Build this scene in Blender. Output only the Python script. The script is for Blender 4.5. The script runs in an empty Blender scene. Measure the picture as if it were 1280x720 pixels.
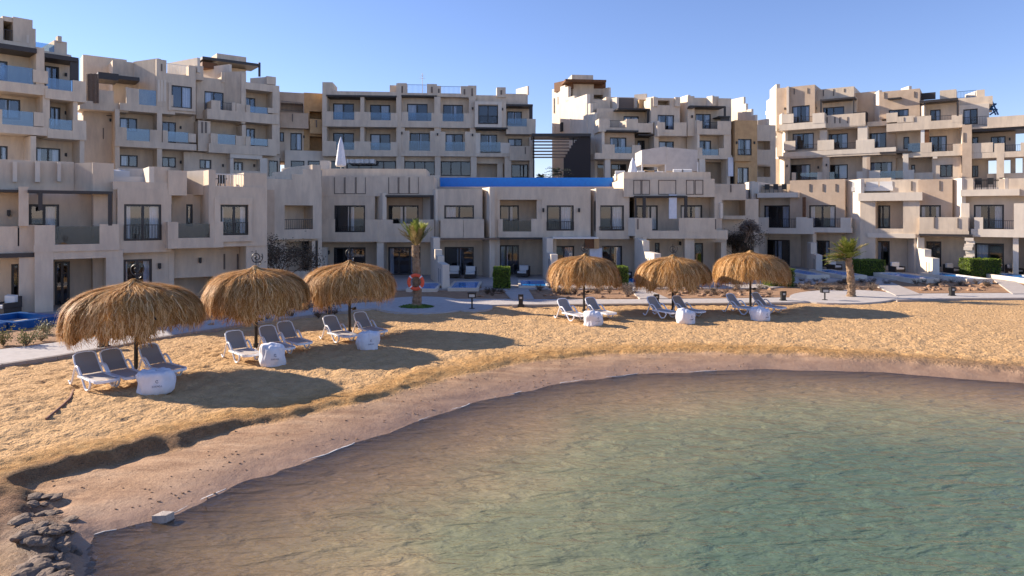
import bpy, math, random
import numpy as np
from mathutils import Vector, Matrix, noise
random.seed(7)
R=math.radians
scene=bpy.context.scene
COL=scene.collection
F=853.33; CAMZ=4.6; HY=269.0

# ---------------------------------------------------------------- materials
def newmat(name):
    m=bpy.data.materials.new(name); m.use_nodes=True
    nt=m.node_tree; b=nt.nodes['Principled BSDF']
    return m,nt,b
def nd(nt,t,**kw):
    n=nt.nodes.new(t)
    for k,v in kw.items():
        if k in n.inputs.keys(): n.inputs[k].default_value=v
        else: setattr(n,k,v)
    return n
def ramp(nt,stops):
    r=nt.nodes.new('ShaderNodeValToRGB'); e=r.color_ramp.elements
    while len(e)<len(stops): e.new(0.5)
    for i,(p,c) in enumerate(stops): e[i].position=p; e[i].color=(*c,1)
    return r
def simple(name,c,rough=.6,metal=0,spec=.5):
    m,nt,b=newmat(name); b.inputs['Base Color'].default_value=(*c,1)
    b.inputs['Roughness'].default_value=rough; b.inputs['Metallic'].default_value=metal
    b.inputs['Specular IOR Level'].default_value=spec
    return m
def noisy(name,c1,c2,scale=3,rough=.85,bump=.0,bscale=40,stretch=(1,1,1),streak=0,c3=None,spec=.25,bdist=.02):
    m,nt,b=newmat(name)
    geo=nd(nt,'ShaderNodeNewGeometry'); mp=nd(nt,'ShaderNodeMapping'); mp.inputs['Scale'].default_value=stretch
    nt.links.new(geo.outputs['Position'],mp.inputs['Vector'])
    n=nd(nt,'ShaderNodeTexNoise',Scale=scale,Detail=6.0,Roughness=.6)
    nt.links.new(mp.outputs[0],n.inputs['Vector'])
    st=[(.3,c1),(.7,c2)]
    if c3: st=[(.28,c1),(.5,c2),(.72,c3)]
    r=ramp(nt,st); nt.links.new(n.outputs['Fac'],r.inputs['Fac'])
    out=r.outputs['Color']
    if streak:
        mp2=nd(nt,'ShaderNodeMapping'); mp2.inputs['Scale'].default_value=(1.5,1.5,.35)
        nt.links.new(geo.outputs['Position'],mp2.inputs['Vector'])
        n2=nd(nt,'ShaderNodeTexNoise',Scale=1.3,Detail=7.0,Roughness=.65); nt.links.new(mp2.outputs[0],n2.inputs['Vector'])
        r2=ramp(nt,[(.38,(1-streak,1-streak,1-streak*.9)),(.6,(1,1,1))]); nt.links.new(n2.outputs['Fac'],r2.inputs['Fac'])
        mx=nd(nt,'ShaderNodeMix',data_type='RGBA',blend_type='MULTIPLY'); mx.inputs[0].default_value=1
        nt.links.new(out,mx.inputs[6]); nt.links.new(r2.outputs['Color'],mx.inputs[7]); out=mx.outputs[2]
    nt.links.new(out,b.inputs['Base Color'])
    b.inputs['Roughness'].default_value=rough; b.inputs['Specular IOR Level'].default_value=spec
    if bump:
        n3=nd(nt,'ShaderNodeTexNoise',Scale=bscale,Detail=5.0); nt.links.new(mp.outputs[0],n3.inputs['Vector'])
        bp=nd(nt,'ShaderNodeBump',Strength=bump,Distance=bdist); nt.links.new(n3.outputs['Fac'],bp.inputs['Height'])
        nt.links.new(bp.outputs[0],b.inputs['Normal'])
    return m
M={}
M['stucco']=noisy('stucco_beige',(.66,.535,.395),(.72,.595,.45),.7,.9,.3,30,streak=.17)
M['light']=noisy('stucco_cream',(.70,.60,.475),(.76,.66,.53),.8,.9,.2,30,streak=.10)
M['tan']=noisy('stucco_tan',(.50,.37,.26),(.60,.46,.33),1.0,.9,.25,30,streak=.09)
M['orange']=noisy('stucco_ochre',(.50,.31,.15),(.62,.40,.20),2.0,.9,.3,25,streak=.12)
M['brown']=noisy('rust_brown_cladding',(.12,.055,.025),(.2,.09,.04),4,.7,.1,30)
M['dark']=simple('bronze_dark_metal',(.035,.028,.025),.5)
M['frame']=simple('window_frame_dark',(.022,.02,.022),.4)
M['groove']=simple('groove_dark',(.16,.13,.11),.9)
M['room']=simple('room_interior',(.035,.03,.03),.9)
M['curtain']=noisy('curtain_cloth',(.66,.64,.64),(.78,.76,.75),6,.9)
M['white_metal']=simple('white_painted_metal',(.72,.68,.62),.5)
M['black']=simple('black_painted_metal',(.015,.014,.014),.45)
M['slat']=noisy('timber_slats',(.16,.105,.075),(.24,.17,.12),5,.7,stretch=(1,1,6))
M['bluemetal']=simple('blue_painted_metal',(.02,.09,.22),.5)
M['pave']=noisy('paving_stone',(.40,.35,.31),(.50,.44,.39),3,.9,.3,40)
M['path']=noisy('path_concrete',(.43,.39,.355),(.54,.49,.45),4,.9,.3,60)
M['kerb']=noisy('kerb_stone',(.30,.26,.23),(.42,.37,.32),6,.9,.3,60)
M['tile']=noisy('pool_tile_blue',(.003,.17,.58),(.004,.21,.68),5,.25,spec=.4)
M['tileshade']=noisy('pool_tile_blue_shaded',(.004,.07,.24),(.006,.10,.32),5,.35,spec=.3)  # same blue tile, with the shade on the left pools put into its colour
M['rock']=noisy('rock_brown',(.22,.13,.08),(.44,.28,.17),4,.9,.7,18,bdist=.05)
M['rockgrey']=noisy('rock_grey',(.11,.08,.06),(.27,.20,.15),7,.9,.7,22,bdist=.03)
M['concrete']=noisy('concrete_block',(.33,.28,.24),(.48,.42,.37),8,.9,.7,40)
M['soil']=noisy('bed_soil',(.27,.15,.085),(.45,.27,.15),3,.95,.7,20,bdist=.05)
M['resin']=simple('white_resin',(.78,.78,.80),.35)
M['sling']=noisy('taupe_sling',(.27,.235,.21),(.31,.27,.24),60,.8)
M['slinglit']=noisy('taupe_sling_lit_seat',(.50,.44,.39),(.56,.50,.45),60,.75)  # same cloth as the backrest; sunlight on the seat painted in as paler tone
M['fabricwhite']=noisy('white_canvas',(.66,.66,.69),(.76,.76,.79),5,.85,.35,9,bdist=.03)
M['canvas']=noisy('cream_canvas',(.50,.45,.40),(.60,.54,.48),2,.9)
M['cushion']=simple('white_cushion',(.70,.67,.62),.9)
M['grey_print']=simple('grey_print',(.13,.15,.22),.8)
M['lifering']=simple('red_orange_foam',(.75,.10,.04),.5)
M['chrome']=simple('brushed_steel',(.55,.55,.55),.35,.9)
M['screen']=simple('dark_screen',(.03,.022,.02),.8)
M['bark']=noisy('palm_bark',(.20,.13,.08),(.36,.25,.16),9,.95,.8,20,bdist=.04)
M['twig']=noisy('dry_twig',(.13,.085,.06),(.22,.15,.10),9,.95)
M['lampglass']=simple('lamp_lens',(.5,.5,.48),.2)

def leafmat(name,c1,c2,c3,tr=.25):
    m,nt,b=newmat(name)
    geo=nd(nt,'ShaderNodeNewGeometry')
    r=ramp(nt,[(0,c1),(.5,c2),(1,c3)]); nt.links.new(geo.outputs['Random Per Island'],r.inputs['Fac'])
    nt.links.new(r.outputs[0],b.inputs['Base Color']); b.inputs['Roughness'].default_value=.6
    b.inputs['Specular IOR Level'].default_value=.3
    t=nd(nt,'ShaderNodeBsdfTranslucent'); nt.links.new(r.outputs[0],t.inputs['Color'])
    mx=nd(nt,'ShaderNodeMixShader'); mx.inputs[0].default_value=tr
    nt.links.new(b.outputs[0],mx.inputs[1]); nt.links.new(t.outputs[0],mx.inputs[2])
    nt.links.new(mx.outputs[0],nt.nodes['Material Output'].inputs['Surface'])
    return m
M['thatch']=leafmat('dry_thatch',(.31,.135,.034),(.60,.32,.09),(.90,.67,.36),.35)
M['thatchbase']=noisy('thatch_underlayer',(.20,.10,.035),(.36,.19,.06),7,.95,.8,30,bdist=.05)
M['hedge']=leafmat('hedge_leaf',(.07,.12,.01),(.14,.20,.02),(.26,.32,.04),.3)
M['palmleaf']=leafmat('palm_leaf',(.09,.13,.02),(.18,.22,.035),(.34,.33,.08),.35)
M['palmdry']=leafmat('palm_leaf_dry',(.28,.20,.08),(.36,.27,.11),(.45,.34,.16),.3)
M['dryleaf']=leafmat('dry_bush_leaf',(.05,.035,.022),(.09,.065,.04),(.15,.11,.07),.15)
M['shrub']=leafmat('shrub_leaf',(.12,.13,.05),(.20,.19,.08),(.34,.31,.16),.2)
M['drybush']=leafmat('purple_brown_bush',(.10,.07,.06),(.17,.13,.10),(.28,.22,.17),.2)
M['grass']=leafmat('lawn_grass',(.06,.12,.02),(.10,.18,.03),(.16,.24,.05),.2)
M['darkleaf']=leafmat('dark_palm_leaf',(.012,.02,.01),(.025,.035,.015),(.05,.055,.025),.1)

def glassmat(name,tint,refl,rough=.02,alpha=.75):
    m,nt,b=newmat(name); nt.nodes.remove(b)
    t=nd(nt,'ShaderNodeBsdfTransparent'); t.inputs[0].default_value=(*tint,1)
    g=nd(nt,'ShaderNodeBsdfGlossy'); g.inputs['Roughness'].default_value=rough; g.inputs['Color'].default_value=(.9,.93,1,1)
    fr=nd(nt,'ShaderNodeFresnel'); fr.inputs['IOR'].default_value=1.5
    mt=nd(nt,'ShaderNodeMath',operation='ADD'); mt.inputs[1].default_value=refl
    nt.links.new(fr.outputs[0],mt.inputs[0])
    mx=nd(nt,'ShaderNodeMixShader'); nt.links.new(mt.outputs[0],mx.inputs[0])
    nt.links.new(t.outputs[0],mx.inputs[1]); nt.links.new(g.outputs[0],mx.inputs[2])
    nt.links.new(mx.outputs[0],nt.nodes['Material Output'].inputs['Surface'])
    return m
M['glass']=glassmat('window_glass',(.80,.87,.97),.05)
M['tglass']=glassmat('tinted_balustrade_glass',(.50,.44,.40),.03)
M['bglass']=glassmat('balustrade_glass',(.50,.62,.70),.05)

# ---------------------------------------------------------------- mesh builder
class MB:
    def __init__(s): s.v=[]; s.f=[]; s.m=[]; s.mi=0
    def quad(s,a,b,c,d):
        n=len(s.v); s.v+=[tuple(a),tuple(b),tuple(c),tuple(d)]; s.f.append((n,n+1,n+2,n+3)); s.m.append(s.mi)
    def tri(s,a,b,c):
        n=len(s.v); s.v+=[tuple(a),tuple(b),tuple(c)]; s.f.append((n,n+1,n+2)); s.m.append(s.mi)
    def box(s,x0,x1,y0,y1,z0,z1):
        if x1<x0: x0,x1=x1,x0
        if y1<y0: y0,y1=y1,y0
        if z1<z0: z0,z1=z1,z0
        n=len(s.v)
        s.v+=[(x0,y0,z0),(x1,y0,z0),(x1,y1,z0),(x0,y1,z0),(x0,y0,z1),(x1,y0,z1),(x1,y1,z1),(x0,y1,z1)]
        for q in ((0,3,2,1),(4,5,6,7),(0,1,5,4),(1,2,6,5),(2,3,7,6),(3,0,4,7)):
            s.f.append(tuple(n+i for i in q)); s.m.append(s.mi)
    def prism(s,pts,z0,z1,ztop=None):
        # pts CCW plan polygon
        k=len(pts); n=len(s.v)
        zt=ztop if ztop else [z1]*k
        s.v+=[(p[0],p[1],z0) for p in pts]+[(p[0],p[1],z) for p,z in zip(pts,zt)]
        s.f.append(tuple(n+i for i in reversed(range(k)))); s.m.append(s.mi)
        s.f.append(tuple(n+k+i for i in range(k))); s.m.append(s.mi)
        for i in range(k):
            j=(i+1)%k; s.f.append((n+i,n+j,n+k+j,n+k+i)); s.m.append(s.mi)
    def tube(s,pts,r,n=8,cap=True):
        pts=[Vector(p) for p in pts]; k=len(pts); rs=r if isinstance(r,(list,tuple)) else [r]*k
        b=len(s.v); prev=None
        for i,p in enumerate(pts):
            t=(pts[min(i+1,k-1)]-pts[max(i-1,0)]).normalized()
            if prev is None:
                a=t.orthogonal().normalized()
            else:
                a=(prev-t*prev.dot(t)); a=a.normalized() if a.length>1e-6 else t.orthogonal().normalized()
            prev=a; c=t.cross(a)
            for j in range(n):
                an=2*math.pi*j/n; s.v.append(tuple(p+(a*math.cos(an)+c*math.sin(an))*rs[i]))
        for i in range(k-1):
            for j in range(n):
                j2=(j+1)%n
                s.f.append((b+i*n+j,b+i*n+j2,b+(i+1)*n+j2,b+(i+1)*n+j)); s.m.append(s.mi)
        if cap:
            s.f.append(tuple(b+j for j in reversed(range(n)))); s.m.append(s.mi)
            s.f.append(tuple(b+(k-1)*n+j for j in range(n))); s.m.append(s.mi)
    def lathe(s,prof,n=24,cx=0,cy=0,fn=None,cap=True):
        b=len(s.v)
        for i,(r,z) in enumerate(prof):
            for j in range(n):
                a=2*math.pi*j/n; x=r*math.cos(a); y=r*math.sin(a); zz=z
                if fn: x,y,zz=fn(x,y,zz,a,i)
                s.v.append((cx+x,cy+y,zz))
        for i in range(len(prof)-1):
            for j in range(n):
                j2=(j+1)%n; s.f.append((b+i*n+j,b+i*n+j2,b+(i+1)*n+j2,b+(i+1)*n+j)); s.m.append(s.mi)
        if cap:
            s.f.append(tuple(b+j for j in reversed(range(n)))); s.m.append(s.mi)
            e=b+(len(prof)-1)*n; s.f.append(tuple(e+j for j in range(n))); s.m.append(s.mi)
    def mesh(s,name,mats,smooth=False):
        me=bpy.data.meshes.new(name); me.from_pydata(s.v,[],s.f)
        for m in (mats if isinstance(mats,(list,tuple)) else [mats]): me.materials.append(m)
        me.polygons.foreach_set('material_index',s.m)
        if smooth: me.polygons.foreach_set('use_smooth',[True]*len(s.f))
        me.update(); return me
    def build(s,name,mats,parent=None,smooth=False,loc=None):
        o=bpy.data.objects.new(name,s.mesh(name,mats,smooth)); COL.objects.link(o)
        if parent: o.parent=parent
        if loc is not None: o.location=loc
        return o
def tag(o,label=None,cat=None,group=None,kind=None):
    if label: o['label']=label
    if cat: o['category']=cat
    if group: o['group']=group
    if kind: o['kind']=kind
    return o
def empty(name,loc,rz,label,cat,group=None):
    o=bpy.data.objects.new(name,None); COL.objects.link(o); o.location=loc; o.rotation_euler=(0,0,rz); o.empty_display_size=.3
    return tag(o,label,cat,group)
def dup(root,loc,rz,label=None,scale=None):
    r=root.copy(); COL.objects.link(r); r.location=loc; r.rotation_euler=(0,0,rz)
    if scale: r.scale=scale if isinstance(scale,tuple) else (scale,)*3
    if label: r['label']=label
    for ch in list(root.children):
        c=ch.copy(); COL.objects.link(c); c.parent=r
        for g in list(ch.children):
            d=g.copy(); COL.objects.link(d); d.parent=c
    return r
def at(px,py,z=0.0):
    D=(CAMZ-z)*F/(py-HY); return Vector(((px-640)/F*D,D,z))
def atD(px,D,z=0.0): return Vector(((px-640)/F*D,D,z))

# ---------------------------------------------------------------- building kit
class Block:
    def __init__(s,label,pL,DL,pR,DR,zoom,cat='building',name='resort_building',group=None):
        A=atD(pL,DL); B=atD(pR,DR); s.A=A; d=(B-A).normalized(); s.d=d; s.n=Vector((-d.y,d.x,0))
        s.th=math.atan2(d.y,d.x); s.root=empty(name,(A.x,A.y,0),s.th,label,cat,group)
        s.z=zoom; s.masses=[]; s.wins=[]; s.cnt=0; s.walls={}
    def loc(s,x,y,v):
        ox,oy,sc=s.z; px=ox+x/sc; py=oy+y/sc
        r=Vector(((px-640)/F,1,-(py-HY)/F)); C=Vector((0,0,CAMZ))
        t=(v+s.n.dot(s.A)-s.n.dot(Vector((0,0,0))))/s.n.dot(Vector((r.x,r.y,0)))
        P=C+r*t; return s.d.dot(P-s.A),P.z
    def rect(s,x0,y0,x1,y1,v):
        ym=(y0+y1)/2; xm=(x0+x1)/2
        u0=s.loc(x0,ym,v)[0]; u1=s.loc(x1,ym,v)[0]; z1=s.loc(xm,y0,v)[1]; z0=s.loc(xm,y1,v)[1]
        return u0,u1,z0,z1
    def eps(s):
        s.cnt+=1; return ((s.cnt*7)%23)*.0017
    def mass(s,x0,y0,x1,y1,v=0,d=6,mat='stucco',base=None):
        e=s.eps(); u0,u1,z0,z1=s.rect(x0,y0,x1,y1,v)
        if base is not None: z0=base
        s.masses.append([u0-e,u1+e,z0-e,z1+e,v,v+d,mat,[],e])
    def W(s,x0,y0,x1,y1,v,n=2,c='both',rail=None,part='window'):
        u0,u1,z0,z1=s.rect(x0,y0,x1,y1,v); s.wins.append([u0,u1,z0,z1,v,n,c,rail,part,(x0,y0,x1,y1)])
    def O(s,x0,y0,x1,y1,v): s.W(x0,y0,x1,y1,v,0,'open')
    def b(s,name,x0,y0,x1,y1,v0,v1,mat,parent=None):
        e=s.eps(); u0,u1,z0,z1=s.rect(x0,y0,x1,y1,v0); mb=MB(); mb.box(u0-e,u1+e,v0-e,v1,z0-e,z1+e)
        return mb.build(name,M[mat],parent or s.root)
    def slant(s,x0,v0,x1,v1,y0,y1,t=.3,mat='light',ytops=None):
        # front face runs in plan from (x0 at v0) to (x1 at v1)
        ua=s.loc(x0,(y0+y1)/2,v0)[0]; ub=s.loc(x1,(y0+y1)/2,v1)[0]
        vm=(v0+v1)/2; xm=(x0+x1)/2; z1=s.loc(xm,y0,vm)[1]; z0=s.loc(xm,y1,vm)[1]
        e=s.eps(); mb=s.wallmb(mat)
        L=math.hypot(ub-ua,v1-v0); nx,ny=-(v1-v0)/L*t,(ub-ua)/L*t
        mb.prism([(ua,v0-e),(ub,v1-e),(ub+nx,v1+ny),(ua+nx,v0+ny)],z0-e,z1+e)
    def wallmb(s,mat):
        m=MB(); s.walls.setdefault(mat,[]).append(m); return m
    def bal(s,v0,v1,slab,pieces=(),glass=(),rail=(),mat='stucco',side=True,railmat='frame'):
        mb=MB(); t=.16
        e=s.eps()
        if slab:
            u0,u1,z0,z1=s.rect(*slab,v0); mb.box(u0-e,u1+e,v0-e,v1-.01,z0,z1)
            S=(u0,u1)
        for p in pieces:
            e=s.eps(); a,bb,c,dd=s.rect(*p,v0); mb.box(a-e,bb+e,v0-e-.004,v0+t,c-e,dd+e)
            if slab and side:
                if abs(a-S[0])<.35: mb.box(a-e+.01,a+t,v0+t-.02,v1-.02,c,dd+e-.006)
                if abs(bb-S[1])<.35: mb.box(bb-t,bb+e-.01,v0+t-.02,v1-.02,c,dd+e-.006)
        o=mb.build('balcony',M[mat],s.root)
        for g in glass:
            a,bb,c,dd=s.rect(*g,v0+.07); m2=MB(); m2.box(a,bb,v0+.07,v0+.085,c,dd); m2.build('glass_panel',M['tglass' if s.root['category']=='villa' else 'bglass'],o)
        for g in rail: s.railing(g,v0+.06,o,railmat)
        return o
    def railing(s,g,v,parent=None,mat='frame',name='railing'):
        a,bb,c,dd=s.rect(*g,v); m=MB(); m.box(a,bb,v-.02,v+.02,dd-.04,dd); m.box(a,bb,v-.015,v+.015,c+.03,c+.06)
        n=max(2,int((bb-a)/.13)); 
        for i in range(n+1):
            u=a+(bb-a)*i/n; m.box(u-.011,u+.011,v-.011,v+.011,c,dd-.02)
        return m.build(name,M[mat],parent or s.root)
    def lamp(s,x,y,v):
        u,z=s.loc(x,y,v); m=MB(); m.box(u-.07,u+.07,v-.16,v-.001,z-.13,z+.13); m.box(u-.04,u+.04,v-.2,v-.15,z-.17,z+.05)
        m.build('wall_lamp',M['black'],s.root)
    def groove(s,x0,y0,x1,y1,v,mat='groove',name='slot'):
        u0,u1,z0,z1=s.rect(x0,y0,x1,y1,v); m=MB(); m.box(u0,u1,v-.05,v+.05,z0,z1); m.build(name,M[mat],s.root)
    def finish(s):
        root=s.root
        for w in s.wins:
            u0,u1,z0,z1,v=w[:5]; cu=(u0+u1)/2; cz=(z0+z1)/2; best=None
            for ms in s.masses:
                if abs(ms[4]-v)<.02 and ms[0]<cu<ms[1] and ms[2]<cz<ms[3]: best=ms
            if best:
                w[0]=max(u0,best[0]+.05); w[1]=min(u1,best[1]-.05); w[2]=max(z0,best[2]+.03); w[3]=min(z1,best[3]-.05)
                best[7].append(w)
            else: print('NO MASS for window',s.root['label'],w[9],v)
        for ms in s.masses:
            u0,u1,z0,z1,v0,v1,mat,holes,e=ms; v0-=e; mb=s.wallmb(mat)
            xs=sorted({u0,u1}|{w[0] for w in holes}|{w[1] for w in holes}); zs=sorted({z0,z1}|{w[2] for w in holes}|{w[3] for w in holes})
            for i in range(len(xs)-1):
                for j in range(len(zs)-1):
                    cx=(xs[i]+xs[i+1])/2; cz=(zs[j]+zs[j+1])/2
                    if any(w[0]<cx<w[1] and w[2]<cz<w[3] for w in holes): continue
                    mb.quad((xs[i],v0,zs[j]),(xs[i+1],v0,zs[j]),(xs[i+1],v0,zs[j+1]),(xs[i],v0,zs[j+1]))
            mb.quad((u0,v1,z0),(u0,v0,z0),(u0,v0,z1),(u0,v1,z1)); mb.quad((u1,v0,z0),(u1,v1,z0),(u1,v1,z1),(u1,v0,z1))
            mb.quad((u0,v0,z1),(u1,v0,z1),(u1,v1,z1),(u0,v1,z1)); mb.quad((u0,v1,z0),(u1,v1,z0),(u1,v0,z0),(u0,v0,z0))
            mb.quad((u1,v1,z0),(u0,v1,z0),(u0,v1,z1),(u1,v1,z1))
            for w in holes:
                a,b,c,d=w[:4]; dd=.18 if w[6]!='open' else 1.4
                dd=min(dd,(v1-v0)*.6)
                y=v0+dd
                for q in (((a,v0,c),(a,v0,d),(a,y,d),(a,y,c)),((b,v0,d),(b,v0,c),(b,y,c),(b,y,d)),((a,v0,d),(b,v0,d),(b,y,d),(a,y,d)),((b,v0,c),(a,v0,c),(a,y,c),(b,y,c))):
                    mb.quad(*q)
                if w[6]=='open': mb.quad((a,y,c),(b,y,c),(b,y,d),(a,y,d))
                s.window(w,v0,v1)
        for mat,mbs in s.walls.items():
            bb=[]
            for m in mbs:
                a=np.array(m.v); bb.append((a.min(0)-.02,a.max(0)+.02))
            cl=list(range(len(mbs)))
            def fd(i):
                while cl[i]!=i: i=cl[i]
                return i
            for i in range(len(mbs)):
                for j in range(i):
                    if (bb[i][0]<bb[j][1]).all() and (bb[j][0]<bb[i][1]).all(): cl[fd(i)]=fd(j)
            gr={}
            for i in range(len(mbs)): gr.setdefault(fd(i),[]).append(mbs[i])
            for g in gr.values():
                t=MB()
                for m in g:
                    n=len(t.v); t.v+=m.v; t.f+=[tuple(n+k for k in f) for f in m.f]; t.m+=m.m
                t.build('wall',M[mat],root)
    def window(s,w,v0,v1):
        a,b,c,d,v,n,cu,rail,part,_=w; root=s.root
        if cu=='open':
            if rail: s.railing(rail,v0-.03,root)
            return
        fr=MB(); t=.11; y0=v0+.09; y1=v0+.15
        fr.box(a,b,y0,y1,d-t,d-.002); fr.box(a,b,y0,y1,c+.002,c+t)
        for i in range(n+1):
            x=a+(b-a)*i/n; x=min(max(x,a+t/2+.002),b-t/2-.002); k=t/2 if i in(0,n) else t*.55; fr.box(x-k,x+k,y0-.002,y1+.002,c+t,d-t)
        o=fr.build(part,M['frame'],root)
        g=MB(); g.quad((a,v0+.12,c),(b,v0+.12,c),(b,v0+.12,d),(a,v0+.12,d)); g.build('glass',M['glass'],o)
        # room niche
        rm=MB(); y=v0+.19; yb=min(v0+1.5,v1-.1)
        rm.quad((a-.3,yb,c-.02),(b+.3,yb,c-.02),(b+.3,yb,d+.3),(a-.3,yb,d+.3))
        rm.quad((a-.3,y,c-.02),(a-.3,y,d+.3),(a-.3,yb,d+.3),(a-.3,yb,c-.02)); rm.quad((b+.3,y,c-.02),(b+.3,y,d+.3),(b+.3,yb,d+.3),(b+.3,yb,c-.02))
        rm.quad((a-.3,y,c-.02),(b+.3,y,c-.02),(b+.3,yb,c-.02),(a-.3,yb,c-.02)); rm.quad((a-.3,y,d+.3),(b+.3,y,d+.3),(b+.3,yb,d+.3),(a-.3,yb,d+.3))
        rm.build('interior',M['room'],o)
        W_=b-a
        spans={'both':[(0,.2),(.74,1)],'L':[(.04,.42)],'R':[(.55,.92)],'C':[(.42,.62)],'full':[(0,1)],'none':[]}[cu]
        if spans:
            cm=MB()
            for (p,q) in spans:
                p=p+random.uniform(-.04,.04)*(p>0); q=q+random.uniform(-.06,.06)*(q<1)
                u0=a+W_*p; u1=a+W_*q; k=max(6,int((u1-u0)/.05)); pr=None
                for i in range(k+1):
                    u=u0+(u1-u0)*i/k; yy=v0+.34+.035*math.sin(i*1.9)+.01*math.sin(i*.7)
                    if pr: cm.quad((pr[0],pr[1],c+.05),(u,yy,c+.05),(u,yy,d-.03),(pr[0],pr[1],d-.03))
                    pr=(u,yy)
            cm.build('curtain',M['curtain'],o,smooth=True)
        if rail: s.railing(rail,v0-.03,o)

# ================================================================ UPPER HOTEL BUILDINGS
Z1=(0,10,3.6); Z2=(100,60,4.5); Z3=(230,60,4.237); Z4=(380,80,4.0); Z5=(680,90,5.143); Z6=(800,100,5.333); Z7=(950,95,5.143); Z8=(1100,95,5.143)
ZL=(0,190,3.0); L1=(300,200,3.6); L2=(530,200,3.6); L3=(770,200,3.6); L4=(1010,200,3.6)
UB=6.0   # base of the upper buildings, inside the terrace

# --- far left hotel wing
B=Block('tall beige hotel wing at the far left edge with blue glass balconies',0,50,105,54,Z1,group='hotel buildings on the upper terrace')
B.mass(-60,40,14,190,2.2,6); B.mass(60,48,145,190,2.2,4); B.mass(145,95,158,190,2.3,4); B.mass(12,40,62,60,2.3,5); B.mass(0,60,100,190,5,3)
B.bal(2.15,5,(-60,148,150,176),[(60,90,98,150)],rail=[(-60,92,60,148)])
B.groove(118,122,130,158,2.19,'light')
B.mass(245,150,300,228,2.5,4); B.mass(262,128,276,152,2.4,.6); B.mass(158,198,312,232,2.45,5); B.b('glass_panel',160,160,245,198,2.5,2.52,'bglass')
B.b('canopy',195,214,352,230,0,3,'dark'); B.b('screen',318,232,352,325,.2,.3,'dark'); B.b('canopy',-60,166,165,186,-.2,2.5,'dark')
B.mass(-60,185,320,380,2,8); B.W(-60,235,35,325,2,2,'R'); B.W(202,262,266,372,2,2,'L')
B.mass(165,180,197,374,0,2.1)
B.bal(-.1,2,(-60,335,215,380),[(150,282,215,336)],[(5,263,150,336),(-60,263,4,336)])
B.bal(-.15,2,(205,372,386,416),[(328,328,386,416)],[(210,320,328,373)])
B.mass(-60,381,332,566,2.02,8); B.W(-20,408,92,500,2.02,2,'C'); B.W(223,446,272,548,2.02,2,'R'); B.lamp(295,472,2.02); B.lamp(295,300,2)
B.mass(194,382,222,552,0,2.1); B.mass(330,414,350,510,0,2.1)
B.bal(-.1,2,(-60,528,225,566),[(-60,455,8,530),(155,472,195,530)],[(8,463,155,528)])
B.bal(-.15,2,(215,550,388,590),[(328,506,386,590)],[(222,502,328,551)])
B.mass(-60,567,334,760,2.04,8,base=UB); B.W(-30,620,35,700,2.04,2); B.W(162,630,272,695,2.04); B.lamp(295,660,2.04)
B.mass(138,576,162,760,0,2.1,base=UB); B.mass(360,590,378,760,0,2.1,base=UB)
B.finish()

# --- second left wing
B=Block('stepped beige hotel wing second from the left, with timber roof pergola',148,62,350,71,Z2,group='hotel buildings on the upper terrace')
B.mass(18,52,262,330,6,2); B.mass(185,84,430,330,3.2,3); B.slant(300,3.1,436,.1,70,330,.4,'stucco'); B.mass(430,66,486,360,0,5)
B.groove(455,90,463,130,0); B.mass(485,152,650,366,.03,6); B.W(515,214,630,338,.03,2,'R',(515,285,630,335))
B.b('window_surround',500,196,512,350,-.12,.03,'stucco'); B.b('window_surround',500,338,650,352,-.15,.03,'stucco')
B.railing((485,93,612,153),.1,None,'white_metal','roof_railing'); B.mass(612,100,650,160,.05,1); B.slant(490,5,660,.4,72,150,.3,'light')
# timber pergola terrace
for i in range(9):
    x=36+i*8; B.b('screen_slat',x,146,x+5,308,.5-.15*i*.3,.6-.15*i*.3,'slat')
B.b('canopy',104,142,215,176,.5,3,'dark'); B.b('canopy',215,160,335,180,.6,3,'dark')
B.bal(.3,3.2,(0,305,270,352),[(98,240,188,306),(262,226,330,325)],side=False)
B.bal(0,3,(225,322,535,362),[(262,228,330,326),(436,228,470,326),(470,262,524,326)],[(330,236,436,322)],side=False)
B.b('wall_lamp',258,222,270,240,.2,.3,'light'); B.lamp(395,226,3.19)
for x in (438,456,474): B.b('gate_slat',x,180,x+9,300,-.05,.02,'light')
B.mass(20,352,205,660,1.9,8,'stucco',base=UB); B.groove(128,450,134,512,1.88); B.groove(148,378,190,384,1.88); B.lamp(170,405,1.88)
B.mass(200,356,650,566,2,8); B.W(222,394,322,470,2,2,'L'); B.W(460,416,540,532,2,2,'C'); B.lamp(565,447,2)
B.mass(198,345,222,740,0,2.1,base=UB); B.mass(435,366,460,740,0,2.1,base=UB)
B.bal(-.12,2,(198,528,652,564),[(200,446,262,530),(395,462,440,530),(468,466,492,530),(610,482,652,530)],[(262,455,395,528),(492,472,610,528)],mat='stucco')
B.mass(200,567,650,760,2.04,8,base=UB); B.W(225,602,325,668,2.04,2,'L'); B.W(460,614,540,672,2.04,2,'none'); B.lamp(565,642,2.04)
B.z=Z3
B.mass(176,40,328,112,6,3); B.b('canopy',98,64,402,78,3.4,6.5,'dark'); B.b('screen',98,78,176,108,3.6,5.9,'brown'); B.b('canopy_post',396,78,404,150,3.5,3.6,'dark')
B.b('roof_house',180,78,326,150,5.9,8,'stucco')
B.mass(60,95,102,168,.6,3); B.slant(102,5,240,1.6,96,175,.3,'light'); B.mass(200,130,214,180,1.4,1.5)
B.mass(66,166,324,384,1.5,8); B.W(108,232,210,336,1.5,2,'L'); B.lamp(265,266,1.49); B.slant(212,1.5,322,.05,126,360,.3,'stucco')
B.mass(305,130,324,360,.02,2); B.mass(318,190,505,226,0,8); B.mass(440,152,486,192,.1,1); B.slant(350,3,440,1.2,158,192,.2,'light')
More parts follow.
